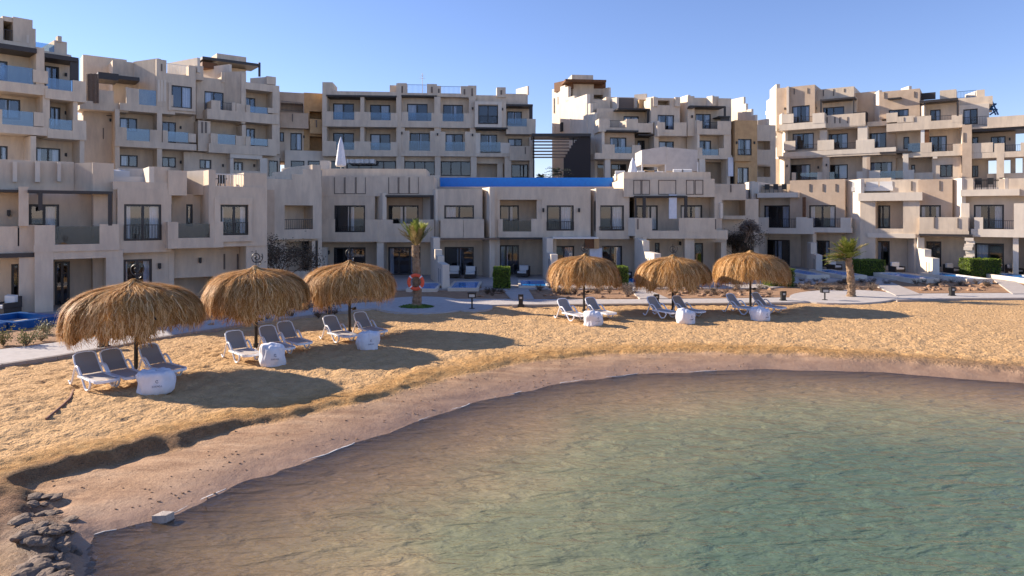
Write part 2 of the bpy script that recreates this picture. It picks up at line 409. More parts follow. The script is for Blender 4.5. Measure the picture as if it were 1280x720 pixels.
B.mass(322,225,475,402,2,8); B.W(325,264,378,350,2,2,'C'); B.mass(305,226,324,400,0,2.1); B.mass(470,224,505,402,0,4)
B.bal(-.12,2,(125,338,500,390),[(145,278,192,340),(255,290,272,340),(278,296,302,340),(330,302,350,340),(445,320,500,345)],[(350,312,445,345)],rail=[(192,290,255,338)])
B.mass(75,386,505,566,2,8); B.W(328,426,376,518,2,2,'L'); B.lamp(437,450,2); B.mass(75,386,140,546,.3,2)
for x in (92,112): B.groove(x,392,x+8,450,.28)
B.mass(308,408,327,514,0,2.1); B.mass(468,400,505,560,0,2.2)
B.bal(-.12,2,(132,515,492,562),[(142,453,178,516),(275,466,306,516),(328,470,350,516),(445,484,492,530)],[(178,458,275,515),(350,480,445,516)])
B.mass(0,563,505,760,1.2,8,base=UB); B.W(82,591,145,640,1.2,2,'R'); B.W(264,603,312,656,1.2,2,'R'); B.W(448,596,528-30,692,1.2,1,'none')
B.b('window_surround',246,556,412,584,0,1.15,'light'); B.mass(245,584,262,700,0,1.2,'light',base=UB); B.mass(404,584,440,700,0,1.2,'light',base=UB)
B.bal(.1,1.2,None,[(262,650,404,692)]); B.lamp(370,622,1.2); B.lamp(205,622,1.2)
B.finish()

# --- orange link
B=Block('narrow recessed ochre link block between two hotel wings',348,73,404,74.5,Z3,group='hotel buildings on the upper terrace')
B.mass(500,236,636,425,0,6,'tan'); B.O(512,292,640-8,345,0); B.mass(636,240,738,600,.2,6,'orange'); B.O(665,336,728,378,.2); B.O(665,468,730,542,.2)
B.bal(-.8,0,(508,400,658,424),[(508,343,658,402)],mat='tan',side=True); B.groove(572,348,577,390,-.82)
B.bal(-.6,.2,None,[(668,378,730,452)],mat='orange'); B.groove(698,382,704,420,-.62)
B.mass(500,424,640,600,.25,6,'stucco'); B.W(507,446,530,496,.25,1,'L'); B.W(563,450,625,543,.25,2,'R'); B.lamp(640-5,470,.2); B.mass(478,412,505,560,-.5,3,'tan')
B.mass(535,545,738,760,-.2,6,'light',base=UB); B.W(565,597,638,660,-.2,1,'none'); B.W(655,597,724,640,-.2,1,'none')
B.finish()

# --- central hotel block
B=Block('central three storey beige hotel block behind the blue infinity pool, with a roof antenna',404,73,668,75,Z4,group='hotel buildings on the upper terrace')
B.mass(95,149,470,465,2,10); 
for r in ((145,197,250,285,'L'),(330,204,432,288,'R'),(145,344,250,432,'none'),(330,350,432,434,'L')): B.W(*r[:4],2,2,r[4])
B.mass(93,92,142,160,0,3); B.mass(93,158,112,460,0,2.1); B.mass(142,138,470,158,.05,8); B.b('canopy',112,157,462,163,-.1,2,'dark'); B.mass(430,108,466,150,.5,3)
B.mass(282,163,300,282,.02,2.1); B.mass(282,316,300,432,.02,2.1)
B.bal(-.1,2,(97,280,468,314),[(97,237,145,282),(252,240,332,282),(435,246,468,282)],[(145,241,252,281),(332,243,435,281)])
B.bal(-.1,2,(97,430,468,461),[(97,385,146,432),(252,388,332,432),(435,392,468,432),(146,388,160,432)],[(160,392,252,431),(332,394,435,431)])
B.mass(97,460,470,600,1,10,base=UB); B.W(212,484,460,545,1,4,'none'); B.W(130,484,200,545,1,1,'none')
for i in range(18):
    x=215+i*7.6; B.b('pergola_slat',x,477,x+4,494,-1.2,.9,'white_metal')
B.mass(462,97,486,600,0,3,base=UB); B.mass(480,150,850,312,1.2,10); B.W(515,199,618,284,1.2,2,'L'); B.W(695,204,795,290,1.2,2,'C')
for r in ((470,97,512,156),(615,100,664,156),(664,110,684,156),(785,112,820,165),(820,108,862,172),(965,117,1008,165)):
    B.mass(*r,.3,1.2); B.groove((r[0]+r[2])/2-4,r[1]+14,(r[0]+r[2])/2+4,r[3]-12,.28)
B.mass(486,148,855,162,.35,6); B.b('canopy',486,156,664,162,.1,1.3,'dark')
B.railing((512,103,615,148),.5,None,'bluemetal','roof_railing'); B.railing((684,112,785,150),.5,None,'bluemetal','roof_railing')
B.mass(652,165,682,318,.1,1.2); B.mass(826,165,858,318,.1,1.2)
B.bal(0,1.2,(488,286,850,318),[(488,240,520,288),(638,246,692,288),(800,248,850,288)],[(520,244,638,287),(692,248,800,287)])
B.mass(480,319,852,450,1.22,10); B.W(525,345,628,433,1.22,2,'C'); B.W(707,350,795,437,1.22,2,'L')
for r in ((480,318,503,448),(503,335,526,448),(630,335,652,448),(652,305,684,450),(684,340,706,448),(806,340,830,448),(830,310,858,450)): B.mass(*r,.1,1.15)
B.bal(0,1.2,(475,444,1036,462),[(503,436,830,446)],[(526,385,630,437),(706,390,806,437)])
B.lamp(668,352,.08); B.lamp(843,355,.08); B.lamp(490,345,.08)
B.mass(852,186,1010,318,-.3,3); B.W(871,206,970,300,-.3,2,'none',(871,258,970,298)); B.b('window_surround',855,190,870,312,-.42,-.3,'light'); B.b('window_surround',972,190,988,312,-.42,-.3,'light'); B.b('window_surround',855,188,988,202,-.42,-.3,'light'); B.b('window_surround',855,303,988,316,-.44,-.3,'light')
B.lamp(843,222,.08); B.lamp(992,226,-.3); B.mass(862,158,1008,188,.5,6)
B.mass(855,318,1012,450,1.5,10); B.W(882,353,966,438,1.5,2,'C'); B.b('canopy',858,317,1018,323,-.5,1.5,'dark'); B.mass(984,395,1030,448,.02,.2,'light'); B.b('glass_panel',882,392,984,437,.1,.12,'bglass'); B.mass(858,345,882,448,.1,1.2,'light')
B.mass(1005,150,1118,205,.6,6); B.slant(1060,2.5,1118,.4,120,160,.2,'light'); B.mass(1008,200,1142,480,1.6,8); B.W(1015,237,1090,306,1.6,2,'C'); B.W(1020,373,1090,411,1.6,2,'L')
B.b('canopy',1012,202,1144,210,-.2,1.6,'dark'); B.b('screen',1128,210,1142,272,0,.2,'dark')
B.bal(-.2,1.6,(1012,312,1158,350),[(1115,275,1158,315)],[(1018,273,1115,312)]); B.bal(-.1,1.6,(1030,465,1135,482),[(1030,412,1135,466)]); B.groove(1104,415,1109,450,-.12); B.mass(1128,365,1146,560,0,1.6,base=UB)
B.mass(475,462,1036,640,1,10,base=UB); B.W(500,486,655,556,1,3,'none'); B.W(684,486,835,560,1,3,'none'); B.O(864,498,1000,565,1); B.b('column',968,500,992,570,.8,1.2,'stucco')
for r in ((480,462,500),(655,462,682),(835,462,862),(1004,462,1036)): B.mass(r[0],462,r[2],620,.1,1,base=UB)
B.mass(1035,480,1152,640,1.1,8,base=UB); B.W(1037,502,1128,568,1.1,2,'none')
u,z=B.loc(592,140,2); mb=MB(); mb.tube([(u,2,z-1),(u,2,z+2.1)],.035,6); mb.tube([(u-.3,2,z+1.5),(u+.3,2,z+1.5)],.02,5); mb.tube([(u-.2,2,z+1.8),(u+.2,2,z+1.8)],.02,5); mb.build('antenna',M['white_metal'],B.root)
B.finish()

# --- right of centre
B=Block('stepped hotel block right of centre with sunlit white side wall and brown rooftop cladding',745,71,945,73,Z5,group='hotel buildings on the upper terrace')
B.slant(52,11,136,8,100,760,.4,'light'); B.slant(136,8,276,3,168,760,.4,'light'); B.slant(136,8,155,7.4,98,200,.4,'light'); B.slant(140,7.7,195,6,160,180,.4,'light'); B.slant(210,5.5,262,3.4,164,180,.4,'light')
B.slant(272,3.2,298,2.6,206,760,.4,'light'); B.slant(298,2.6,326,2,262,760,.4,'light')
for x,y0,y1,v in ((60,168,265,10.4),(86,160,208,9.6),(66,350,400,10.3),(168,300,380,6.6),(218,285,368,5)): B.groove(x,y0,x+8,y1,v,'light','slot')
u0,u1,z0,z1=B.rect(108,325,132,382,8.6); mb=MB(); mb.box(u0,u1,8.4,9.6,z0,z1); mb.build('window',M['room'],B.root)
B.mass(180,20,315,110,9,4); B.mass(185,62,318,190,8,6); B.mass(150,110,190,210,8.4,4); B.O(154,142,182,172,8.4); B.mass(312,108,402,190,8.2,4); B.O(318,146,380,173,8.2); B.slant(380,7.8,418,7,104,190,.3,'light')
B.b('canopy',140,50,398,60,6.5,12,'brown'); B.slant(65,10,182,7.4,58,118,.2,'brown'); B.b('screen',316,62,396,110,8.4,9.4,'brown')
B.mass(296,182,424,352,3.6,6); B.slant(276,3,345,3.5,200,300,.3,'stucco')
B.mass(400,164,660,300,4,6); B.slant(424,4,468,3.1,168,290,.3,'light'); B.groove(482,168,576,232,3.95); B.slant(580,4,658,3.2,142,225,.3,'light'); B.mass(612,178,652,232,3.1,1,'orange'); B.slant(655,3,705,2,164,240,.3,'light')
B.mass(340,236,700,386,2.5,7); B.W(512,284,610,380,2.5,2,'both'); B.b('canopy',475,234,680,241,.8,2.5,'dark'); B.b('canopy_post',664,242,674,330,.9,1,'dark')
B.slant(312,2.8,372,0,370,510,.3,'light'); B.mass(345,292,372,372,2.4,1); 
B.bal(-.1,2.5,(352,358,692,386),[(355,302,420,360),(530,302,605,360),(605,330,690,360)],rail=[(420,312,530,358)])
B.slant(485,1.2,530,-.1,315,358,.2,'light'); B.slant(665,1.3,690,-.1,320,400,.2,'light')
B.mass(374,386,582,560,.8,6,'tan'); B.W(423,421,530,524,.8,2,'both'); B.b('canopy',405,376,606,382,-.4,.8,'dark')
B.mass(580,386,735,562,2.5,6); B.W(600,440,648,542,2.5,2,'C'); B.b('canopy',606,401,736,407,0,2.5,'dark')
B.bal(-.4,2.5,(330,522,722,560),[(375,468,452,524),(566,470,622,524),(690,492,735,556)],[(452,482,566,523)],rail=[(622,497,690,524)])
B.slant(330,2,375,-.35,470,524,.2,'light')
B.mass(280,560,740,760,3,6,base=UB); B.W(290,592,395,700,3,2,'none'); B.W(430,592,530,700,3,2,'none'); B.W(640,592,715,690,3,2,'none')
B.mass(394,546,426,760,-.2,.7,'light',base=UB); B.mass(600,550,632,760,-.2,.7,base=UB)
B.z=Z6
B.mass(72,120,266,372,.5,6); B.O(120,136,198,168,.5); B.W(118,233,228,332,.5,2,'both'); B.mass(90,116,118,175,.3,.3); B.mass(236,116,266,175,.3,.3)
B.slant(70,1,118,-.8,282,378,.2,'light'); B.bal(-.8,.5,(115,350,310,372),[(115,283,165,352),(165,333,228,352),(228,283,310,352)],mat='stucco')
B.mass(72,373,335,640,1.8,6,base=UB); B.W(125,409,226,500,1.8,2,'L'); B.mass(96,372,122,600,0,1.8)
B.slant(264,2,320,.3,108,312,.3,'light'); B.mass(318,108,362,372,.3,4); B.lamp(346,244,.28)
B.mass(362,122,605,182,3,4); B.slant(443,3,482,2.2,110,170,.3,'light'); B.mass(482,110,525,170,2.2,2); B.mass(525,126,606,182,1.9,2)
B.mass(360,180,606,372,1.5,7); B.W(370,226,472,326,1.5,2,'both'); B.b('canopy',335,172,570,180,-.3,1.5,'dark'); B.b('canopy',330,180,362,186,-.3,.3,'dark'); B.b('canopy_post',562,180,571,250,-.25,-.15,'dark'); B.b('canopy',528,240,602,248,-.2,1.5,'dark'); B.b('screen',540,248,596,270,0,.1,'dark')
B.slant(312,1.5,382,-.1,275,520,.3,'light'); B.bal(-.12,1.5,(380,326,606,364),[(380,274,414,328),(518,276,606,328)],rail=[(414,282,518,327)])
B.mass(380,364,606,528,1.52,6); B.W(386,403,474,504,1.52,2,'both'); B.W(522,400,545,500,1.52,1,'none'); B.mass(380,364,390,520,0,1.5); B.mass(560,364,606,520,0,1.5)
B.bal(-.12,1.5,(380,502,612,526),[(388,452,415,503),(526,456,562,503)],[(415,462,526,503)])
B.mass(385,526,640,760,1.55,6,base=UB); B.O(438,546,582,690,1.55); B.mass(396,516,434,640,-.1,.5,'light'); B.mass(580,528,600,700,0,1.5)
B.b('curtain_drape',590,518,620,640,-.2,-.1,'fabricwhite')
B.mass(635,272,778,760,-.3,7,'orange',base=UB); B.W(651,393,744,502,-.3,2,'both',(651,462,744,500)); B.W(647,583,725,692,-.3,2,'both'); B.b('ledge',636,508,744,540,-.7,-.3,'orange'); B.lamp(642,418,-.3); B.lamp(760,418,-.3); B.slant(605,1.2,635,-.25,275,680,.3,'tan')
B.slant(605,7,690,5,124,300,.3,'light'); B.slant(682,5,706,4.4,160,300,.3,'light'); B.slant(700,4.6,742,3.6,198,300,.3,'light'); B.slant(730,3.8,768,2.8,238,300,.3,'light')
B.mass(776,300,905,760,3,6,base=UB); B.O(783,406,868,465,3); B.O(783,576,868,646,3); B.slant(776,6,850,4.5,265,320,.3,'light'); B.bal(2.2,3,None,[(778,465,880,565)])
B.finish()

# --- right hotel
B=Block('wide sunlit four storey hotel block on the upper terrace at the right',960,82,1280,68,Z7,group='hotel buildings on the upper terrace')
B.slant(42,5,105,.6,140,370,.4,'light'); B.slant(64,4,106,.55,72,200,.4,'light'); B.slant(36,5,60,4.2,225,245,.4,'light')
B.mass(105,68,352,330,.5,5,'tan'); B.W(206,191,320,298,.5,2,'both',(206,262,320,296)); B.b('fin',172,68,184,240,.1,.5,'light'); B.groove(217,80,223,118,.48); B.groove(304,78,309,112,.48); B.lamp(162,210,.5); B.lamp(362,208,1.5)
B.mass(352,80,602,152,1.45,5)
for x,y0,y1 in ((404,90,130),(470,84,128),(539,82,104)): B.groove(x,y0,x+7,y1,1.43)
B.mass(350,150,620,345,1.5,6); B.W(405,199,542,262,1.5,2,'none')
B.b('canopy',388,143,606,152,-.2,1.5,'dark'); B.b('canopy_post',388,152,396,248,-.15,-.05,'dark'); B.b('canopy_post',598,152,606,240,-.15,-.05,'dark')
B.bal(-.8,.6,(125,300,420,342),[(140,246,214,302),(340,240,412,302)],rail=[(214,262,340,300)],mat='light')
B.slant(125,.5,142,-.75,246,330,.2,'light'); B.bal(-.2,1.5,(412,318,675,328),[(412,247,675,320)],mat='stucco')
for x in (428,478,510,560): B.groove(x,264,x+8,304,-.22)
B.b('doorway',668,232,682,292,-.1,1.5,'dark'); B.b('canopy',600,232,682,240,-.1,1.5,'dark')
B.mass(610,106,742,320,2.5,6,'tan'); B.slant(734,2.6,766,.85,102,300,.3,'light'); B.b('balcony',690,292,820,320,.6,2.5,'stucco')
B.mass(108,342,425,512,1,7,'light'); B.W(209,368,346,470,1,2,'both',(209,440,346,470)); B.groove(95,395,105,460,1,'light','slot')
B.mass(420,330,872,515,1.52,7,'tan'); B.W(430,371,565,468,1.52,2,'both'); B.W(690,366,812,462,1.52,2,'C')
B.slant(85,4.5,162,0,344,540,.3,'light'); B.bal(-.15,1.1,(150,474,872,504),[(155,420,225,476),(370,412,475,476),(618,410,735,476)],rail=[(225,440,370,475)],mat='light')
B.railing((475,430,618,475),-.1); B.mass(386,348,428,415,0,1,'light'); B.mass(628,320,690,412,-.1,1.6,'light'); B.b('canopy',430,328,640,336,0,1.5,'stucco')
B.b('fascia',120,500,872,516,-.1,1.8,'stucco')
B.mass(90,516,872,760,1.8,8,base=UB); B.W(190,569,325,668,1.8,2,'R'); B.W(445,569,565,664,1.8,2,'R'); B.W(708,553,850,655,1.8,2,'both')
B.slant(85,4.2,160,.1,516,760,.3,'light')
for a,b_ in ((158,190),(405,443),(660,688),(688,706)): B.mass(a,516,b_,760,0,.5,'stucco' if a!=688 else 'tan',base=UB)
B.mass(206,622,229,760,.05,.2,'light',base=UB); B.mass(370,618,406,760,.05,.2,'light',base=UB); B.mass(622,615,662,760,.05,.2,'light',base=UB); B.mass(703,610,770,760,-.1,.2,'light',base=UB)
B.b('glass_panel',229,622,370,670,.1,.12,'bglass'); B.b('glass_panel',443,618,478,665,.1,.12,'bglass'); B.b('glass_panel',770,615,870,658,.1,.12,'bglass')
B.lamp(175,578,0); B.lamp(428,572,0); B.lamp(375,588,1.8)
B.z=Z8
B.mass(0,91,256,270,.8,6,'tan'); B.W(56,215,185,262,.8,2,'both'); B.slant(135,2.6,186,1.2,74,142,.3,'light'); B.groove(26,105,31,145,.78); B.groove(218,100,224,138,.78); B.b('roof_bench',52,140,135,147,.4,.9,'room')
B.b('glass_panel',258,110,355,150,2.4,2.43,'dark'); B.mass(385,90,490,152,1.5,2); B.mass(622,90,672,142,1.5,2); B.mass(498,138,722,186,1.4,7); B.slant(545,4,622,1.6,108,142,.3,'light')
B.railing((498,95,622,140),1.7,None,'bluemetal','roof_railing')
m=MB(); 
for (xa,ya,xb,yb) in ((705,130,760,250),(690,150,745,250),(700,180,750,180),(700,215,755,215),(700,215,745,180),(705,250,755,215)):
    ua,za=B.loc(xa,ya,3); ub,zb=B.loc(xb,yb,3); m.tube([(ua,3,za),(ub,3,zb)],.08,5)
m.build('roof_stair',M['bluemetal'],B.root)
B.b('canopy',255,150,500,163,-.2,1.6,'dark'); B.b('canopy_post',495,160,503,255,-.15,-.05,'dark'); B.b('canopy_post',284,164,291,250,-.15,-.05,'dark')
B.mass(284,163,512,345,1.5,6); B.W(322,216,390,305,1.5,2,'R'); B.mass(510,184,700,345,1.2,6,'light'); B.W(535,212,628,312,1.2,2,'L')
B.slant(228,1.5,285,.6,198,258,.2,'light')
B.bal(-.15,1.4,(42,292,528,344),[(42,238,112,296),(112,260,225,296),(225,258,328,296),(462,252,528,296)],rail=[(328,255,462,293)],mat='stucco')
B.groove(152,266,157,292,-.17); B.groove(216,266,221,292,-.17)
B.bal(0,5,(528,318,1050,330),[(690,254,1050,320)],rail=[(528,262,690,318)],mat='stucco'); B.b('fascia',590,330,1050,345,.2,5,'dark')
B.mass(530,315,588,760,-.3,2.2,'tan',base=UB); B.groove(535,365,546,425,-.32); B.slant(512,1.6,531,-.25,318,500,.2,'light')
B.mass(88,340,592,515,1.8,6); B.W(150,391,188,470,1.8,1,'none'); B.W(318,386,430,490,1.8,2,'both')
B.bal(-.1,1.8,(145,487,530,518),[(262,431,330,490),(470,436,530,490)],[(180,432,262,488)],rail=[(330,440,470,488)]); B.b('curtain_drape',284,345,314,430,0,.12,'brown'); B.b('curtain_drape',264,345,284,430,0,.1,'white_metal')
B.mass(588,344,872,520,2.2,6,'tan'); B.W(590,392,632,440,2.2,1,'none'); B.W(712,388,808,482,2.2,2,'both'); B.lamp(834,405,2.2)
B.bal(-.1,2.2,(588,486,1050,522),[(588,432,724,490),(734,432,800,490),(905,428,945,490)],rail=[(800,442,905,486)],mat='stucco')
B.b('canopy',0,486,200,494,-.3,1.8,'dark'); B.mass(150,500,180,612,-.2,.4,'light'); B.b('wall_lamp',340,505,368,530,-.1,.3,'light')
B.mass(150,605,218,760,-.3,.3,'light',base=UB); B.b('glass_panel',0,612,150,655,-.05,-.03,'bglass')
B.mass(88,514,345,760,2.2,6,base=UB); B.W(200,570,226,640,2.2,1,'none'); B.mass(218,622,340,760,-.05,.2,base=UB)
B.mass(338,520,522,760,.4,6,base=UB); B.W(385,570,468,650,.4,2,'none'); B.mass(520,622,590,700,-.1,.3,base=UB)
B.mass(588,525,696,760,2.2,6,base=UB); B.W(592,576,632,650,2.2,2,'none')
B.mass(752,500,796,760,-.1,.7,base=UB); B.mass(840,530,872,760,2,.7,base=UB); B.mass(690,624,1050,760,1,.2,base=UB); B.b('column',920,520,945,760,1,1.6,'stucco')
B.finish()

# ================================================================ LOWER VILLAS
GV='beach villas in the front row'
GB=-.3
B=Block('beige two storey villa nearest on the left, behind the raised blue pool',43,31.5,148,33.5,ZL,name='beach_villa',cat='villa',group=GV)
B.mass(-160,30,276,146,2,7); 
for x in (50,135,216): B.b('fin',x,38,x+12,110,1.7,2.02,'light')
B.slant(274,2.1,352,.8,42,150,.3,'stucco'); B.mass(350,44,424,160,.8,5,'stucco')
B.mass(-160,146,410,400,2.02,7); B.W(108,196,222,330,2.02,2,'R'); B.mass(352,156,408,320,.8,2); B.mass(-160,146,72,285,2.01,6); B.W(-80,200,12,330,2.02,2,'L'); B.lamp(33,228,2.0)
B.b('canopy',-160,140,75,148,.5,2,'dark'); B.b('canopy',105,146,420,154,0,1,'dark'); B.b('canopy_post',408,152,418,274,0,.12,'dark'); B.b('canopy_post',147,152,156,216,0,.12,'dark'); B.b('canopy_beam',147,150,156,156,0,2,'dark')
B.mass(72,132,105,276,.2,1.8,'stucco')
B.bal(0,2.02,(130,346,445,372),[(130,275,206,350),(375,272,445,350)],[(206,279,375,347)])
B.bal(.5,2.02,(-160,355,130,388),[(-160,280,66,356),(74,275,130,372)],rail=[]); B.groove(66,285,74,352,.6,'room')
B.b('canopy',-160,384,128,396,.3,2.02,'dark')
B.mass(130,372,200,640,0,.5,base=GB); B.mass(200,372,460,398,.05,.5,'stucco'); B.mass(400,397,460,640,.03,2,base=GB); B.mass(75,392,130,640,.4,3,base=GB)
B.mass(-160,398,410,640,2.6,6,base=GB); B.W(205,410,262,600,2.6,2,'none'); B.W(42,420,76,600,2.6,1,'none'); B.mass(350,398,402,640,1.6,1,base=GB)
# middle bay
B.mass(443,140,640,374,.3,8); B.W(465,196,605,332,.3,2,'both',(465,272,605,330)); B.mass(424,112,440,372,.5,7); B.mass(425,114,640,142,.35,7); B.mass(576,58,634,142,.5,5); B.slant(440,3,562,2.2,62,120,.2,'light'); B.mass(560,56,577,140,.45,2,'light')
B.mass(458,374,642,640,.9,7,base=GB); B.W(463,402,570,560,.9,2,'both'); B.lamp(597,426,.9)
B.finish()
B=Block('beige two storey villa on the left with white roof railing and framed window bay',210,34.5,320,37,ZL,name='beach_villa',cat='villa',group=GV)
B.mass(632,70,700,162,.6,6); B.slant(680,3,790,.6,72,160,.3,'light'); B.mass(785,70,806,268,-.1,2.2); B.mass(632,158,800,380,2,7); B.W(698,196,723,278,2,1,'none'); B.W(634,196,645,262,2,1,'none')
B.mass(800,132,1000,352,0,8); B.W(826,198,930,312,0,2,'both',(826,264,930,310)); B.b('window_surround',806,176,824,330,-.14,0,'stucco'); B.b('window_surround',932,176,946,330,-.14,0,'stucco'); B.b('window_surround',806,172,946,196,-.16,0,'stucco'); B.b('window_surround',806,314,946,334,-.16,0,'stucco')
B.railing((803,82,915,133),.3,None,'white_metal','roof_railing'); B.slant(780,4,905,2,82,133,.2,'light'); B.mass(915,80,1000,140,.2,3)
B.bal(-.15,2,(632,322,836,360),[(632,265,665,325),(788,262,836,325)],[(665,268,788,322)])
B.mass(650,352,1000,640,1.6,7,'stucco',base=GB); B.mass(925,352,1000,640,.1,2,base=GB); B.O(634,470,800,610,1.6)
B.lamp(749,405,1.6); B.groove(838,382,844,440,1.58); B.groove(888,382,894,440,1.58); B.mass(632,350,652,640,1.2,2,base=GB)
B.finish()
B=Block('recessed beige link villa with stepped parapet and dark open recesses behind a dry bush',316,42.5,400,45.5,L1,name='beach_villa',cat='villa',group=GV)
B.mass(40,60,72,420,-.4,3,'tan'); B.mass(70,110,100,420,-.2,3,'tan'); B.mass(98,136,152,420,-.1,3,'tan')
for x0,x1,y in ((100,236,86),(236,284,66),(284,326,44),(326,362,22)): B.mass(x0,y,x1+2,120,.6,5)
B.mass(60,118,366,356,.6,6); B.O(200,204,328,312,.6); B.railing((200,266,328,312),.7)
B.mass(60,356,366,560,1.2,6,base=GB); B.O(206,366,322,500,1.2); B.W(338,362,350,495,1.2,1,'none'); B.mass(324,366,338,540,.9,.5,base=GB)
B.mass(98,404,158,560,-.6,.3,'stucco',base=GB); B.mass(0,395,30,560,-.8,.4,base=GB)
B.finish()
B=Block('beige two storey villa behind the lifebuoy palm with panelled parapet',400,49.5,545,50,L1,name='beach_villa',cat='villa',group=GV)
B.mass(370,40,836,78,2,5); B.mass(355,74,872,162,0,8); B.mass(362,5,396,40,2.3,1,'light')
for x0,x1 in ((424,470),(472,520),(522,566),(668,712),(714,760),(762,804)):
    for q in ((x0,78,x0+3,152),(x1-2,78,x1,152),(x0,150,x1,153)): B.groove(*q,0)
B.mass(355,162,606,372,.02,8); B.W(424,204,563,326,.02,2,'C',(424,300,563,325))
B.bal(-.6,.02,(357,346,620,368),[(359,268,424,350),(563,268,620,350),(424,326,563,350)])
B.slant(600,1.1,642,-.4,152,270,.3,'light'); B.b('canopy',640,158,870,166,-.3,1.5,'dark'); B.b('canopy_post',640,165,650,268,-.25,-.13,'dark'); B.b('canopy_post',858,165,868,268,-.25,-.13,'dark')
B.mass(640,162,872,372,1.5,6,'tan'); B.W(668,204,804,330,1.5,2,'C')
B.bal(-.5,1.5,(615,330,874,370),[(622,270,686,334),(686,288,806,334),(806,268,874,334)],mat='stucco')
B.mass(355,370,620,560,1.4,7,base=GB); B.W(422,393,565,520,1.4,2,'C'); B.lamp(400,415,1.4); B.mass(363,395,388,560,-.4,.5,'light',base=GB); B.mass(616,352,646,560,-.4,2,'light',base=GB)
B.mass(640,370,874,560,1.7,6,base=GB); B.W(667,391,812,518,1.7,3,'both')
B.finish()
B=Block('beige two storey villa row right under the blue infinity pool at the centre',545,49.7,775,50,L2,name='beach_villa',cat='villa',group=GV)
B.mass(50,130,262,272,0,8); B.W(91,204,225,264,0,2,'L'); B.mass(62,268,262,362,.2,6); B.slant(-5,1.5,52,-.1,138,350,.3,'light')
B.bal(-.8,.2,(74,345,270,358),[(76,268,176,348),(181,268,268,348)]); B.groove(176,270,181,325,-.7)
B.b('canopy',75,352,340,358,-1.1,1,'slat')
B.mass(60,358,300,560,1.2,7,base=GB); B.W(92,391,224,530,1.2,2,'C')
B.slant(262,1.2,296,-.5,126,560,.3,'light'); B.mass(294,126,318,560,-.5,2.2,base=GB); B.mass(296,124,532,178,-.05,8)
B.mass(318,176,340,560,0,2,base=GB); B.mass(335,177,535,350,1.9,6); B.W(340,204,427,335,1.9,2,'C'); B.mass(508,177,532,300,.02,2)
B.bal(-.1,1.9,(335,322,538,352),[(335,268,352,326),(483,265,538,326)],[(352,272,483,324)]); B.b('canopy',330,350,545,356,-.3,1.9,'dark')
B.mass(335,352,580,560,2,6,base=GB); B.W(340,383,427,525,2,3,'L'); B.slant(538,1.8,578,-.4,350,560,.3,'stucco'); B.mass(570,350,580,560,-.4,.5,base=GB)
B.mass(532,130,748,352,0,8); B.W(552,204,674,318,0,2,'R',(552,276,674,316)); B.lamp(537,225,0); B.lamp(697,225,0)
B.b('canopy',580,348,786,355,-1.5,.8,'white_metal'); B.mass(574,352,800,560,.9,7,base=GB); B.W(582,386,676,530,.9,2,'R')
B.b('shade_box',726,356,778,397,-1.2,-.9,'brown'); B.b('shade_box',768,356,786,396,-1.25,-.85,'orange'); B.b('curtain_drape',746,397,800,450,-1,-.9,'fabricwhite')
B.slant(746,1.1,778,-.3,132,350,.3,'light'); B.mass(776,130,922,354,-.3,8); B.W(789,204,900,318,-.3,2,'R',(789,300,900,316)); B.mass(785,353,960,560,.85,7,base=GB); B.W(790,386,892,520,.85,2,'both')
B.finish()
B=Block('beige villa under the planter parapet, right of the pool, with white drape on its balcony',775,49.5,930,49.5,L3,name='beach_villa',cat='villa',group=GV)
B.mass(36,55,425,92,2,5); B.mass(36,86,442,165,0,8)
for x0,x1 in ((78,113),(115,152),(190,270),(315,352),(355,392)):
    for q in ((x0,90,x0+3,156),(x1-3,90,x1,156),(x0,90,x1,93),(x0,153,x1,156)): B.groove(*q,0)
B.mass(84,164,446,348,1.5,6); B.W(90,204,188,318,1.5,3,'R'); B.W(290,203,388,300,1.5,2,'both')
B.b('canopy',85,161,320,168,-.3,1.5,'dark'); B.b('canopy_post',122,166,133,262,-.25,-.13,'dark'); B.b('canopy_post',310,166,319,262,-.25,-.13,'dark'); B.b('canopy_post',85,166,92,262,-.25,-.13,'dark')
B.b('curtain_drape',240,156,272,263,-.2,-.08,'fabricwhite'); B.slant(54,.2,88,-.5,262,340,.2,'light')
B.bal(-.5,1.5,(86,318,500,354),[(86,262,162,322),(285,262,450,322)]); B.groove(96,265,101,312,-.52); B.groove(445,265,450,312,-.5); B.b('balcony',450,318,500,355,-.4,1.4,'stucco')
B.mass(444,150,476,345,.1,2); B.slant(432,1,470,-.1,196,262,.2,'light')
B.mass(84,352,495,560,2,6,base=GB); B.W(174,372,196,500,2,1,'none'); B.W(353,373,392,500,2,1,'none'); B.lamp(333,408,1.9); B.lamp(288,374,1.9)
B.mass(310,352,352,560,-.2,.6,base=GB); B.mass(474,374,492,560,.4,2,base=GB); B.slant(75,1.8,120,-.6,345,560,.3,'stucco')
B.mass(425,108,584,180,2.2,1,'stucco'); B.groove(515,112,519,145,2.18); B.mass(470,176,640,560,4,3,base=GB); B.O(484,178,582,250,4); B.mass(484,252,600,265,3,1); B.O(520,360,620,500,4)
B.finish()
B=Block('sunlit beige villa behind the rightmost thatched parasol with bush at its left corner',930,61,1050,56.5,L3,name='beach_villa',cat='villa',group=GV)
B.slant(580,2.2,610,-.1,100,345,.3,'light'); B.mass(606,100,640,150,0,4,'light'); B.mass(640,112,780,150,1,5); B.mass(606,148,630,345,.02,3); B.b('cornice',636,148,818,168,-.4,1.4,'light')
B.mass(625,150,870,345,1.4,6,'light'); B.W(667,204,783,306,1.4,2,'both'); B.b('canopy_post',632,168,642,255,-.3,-.18,'brown'); B.b('canopy_post',840,168,852,258,-.3,-.18,'brown')
B.bal(-.5,1.4,(634,306,892,332),[(640,258,686,310),(812,258,860,310)],rail=[(686,264,812,308)],mat='light')
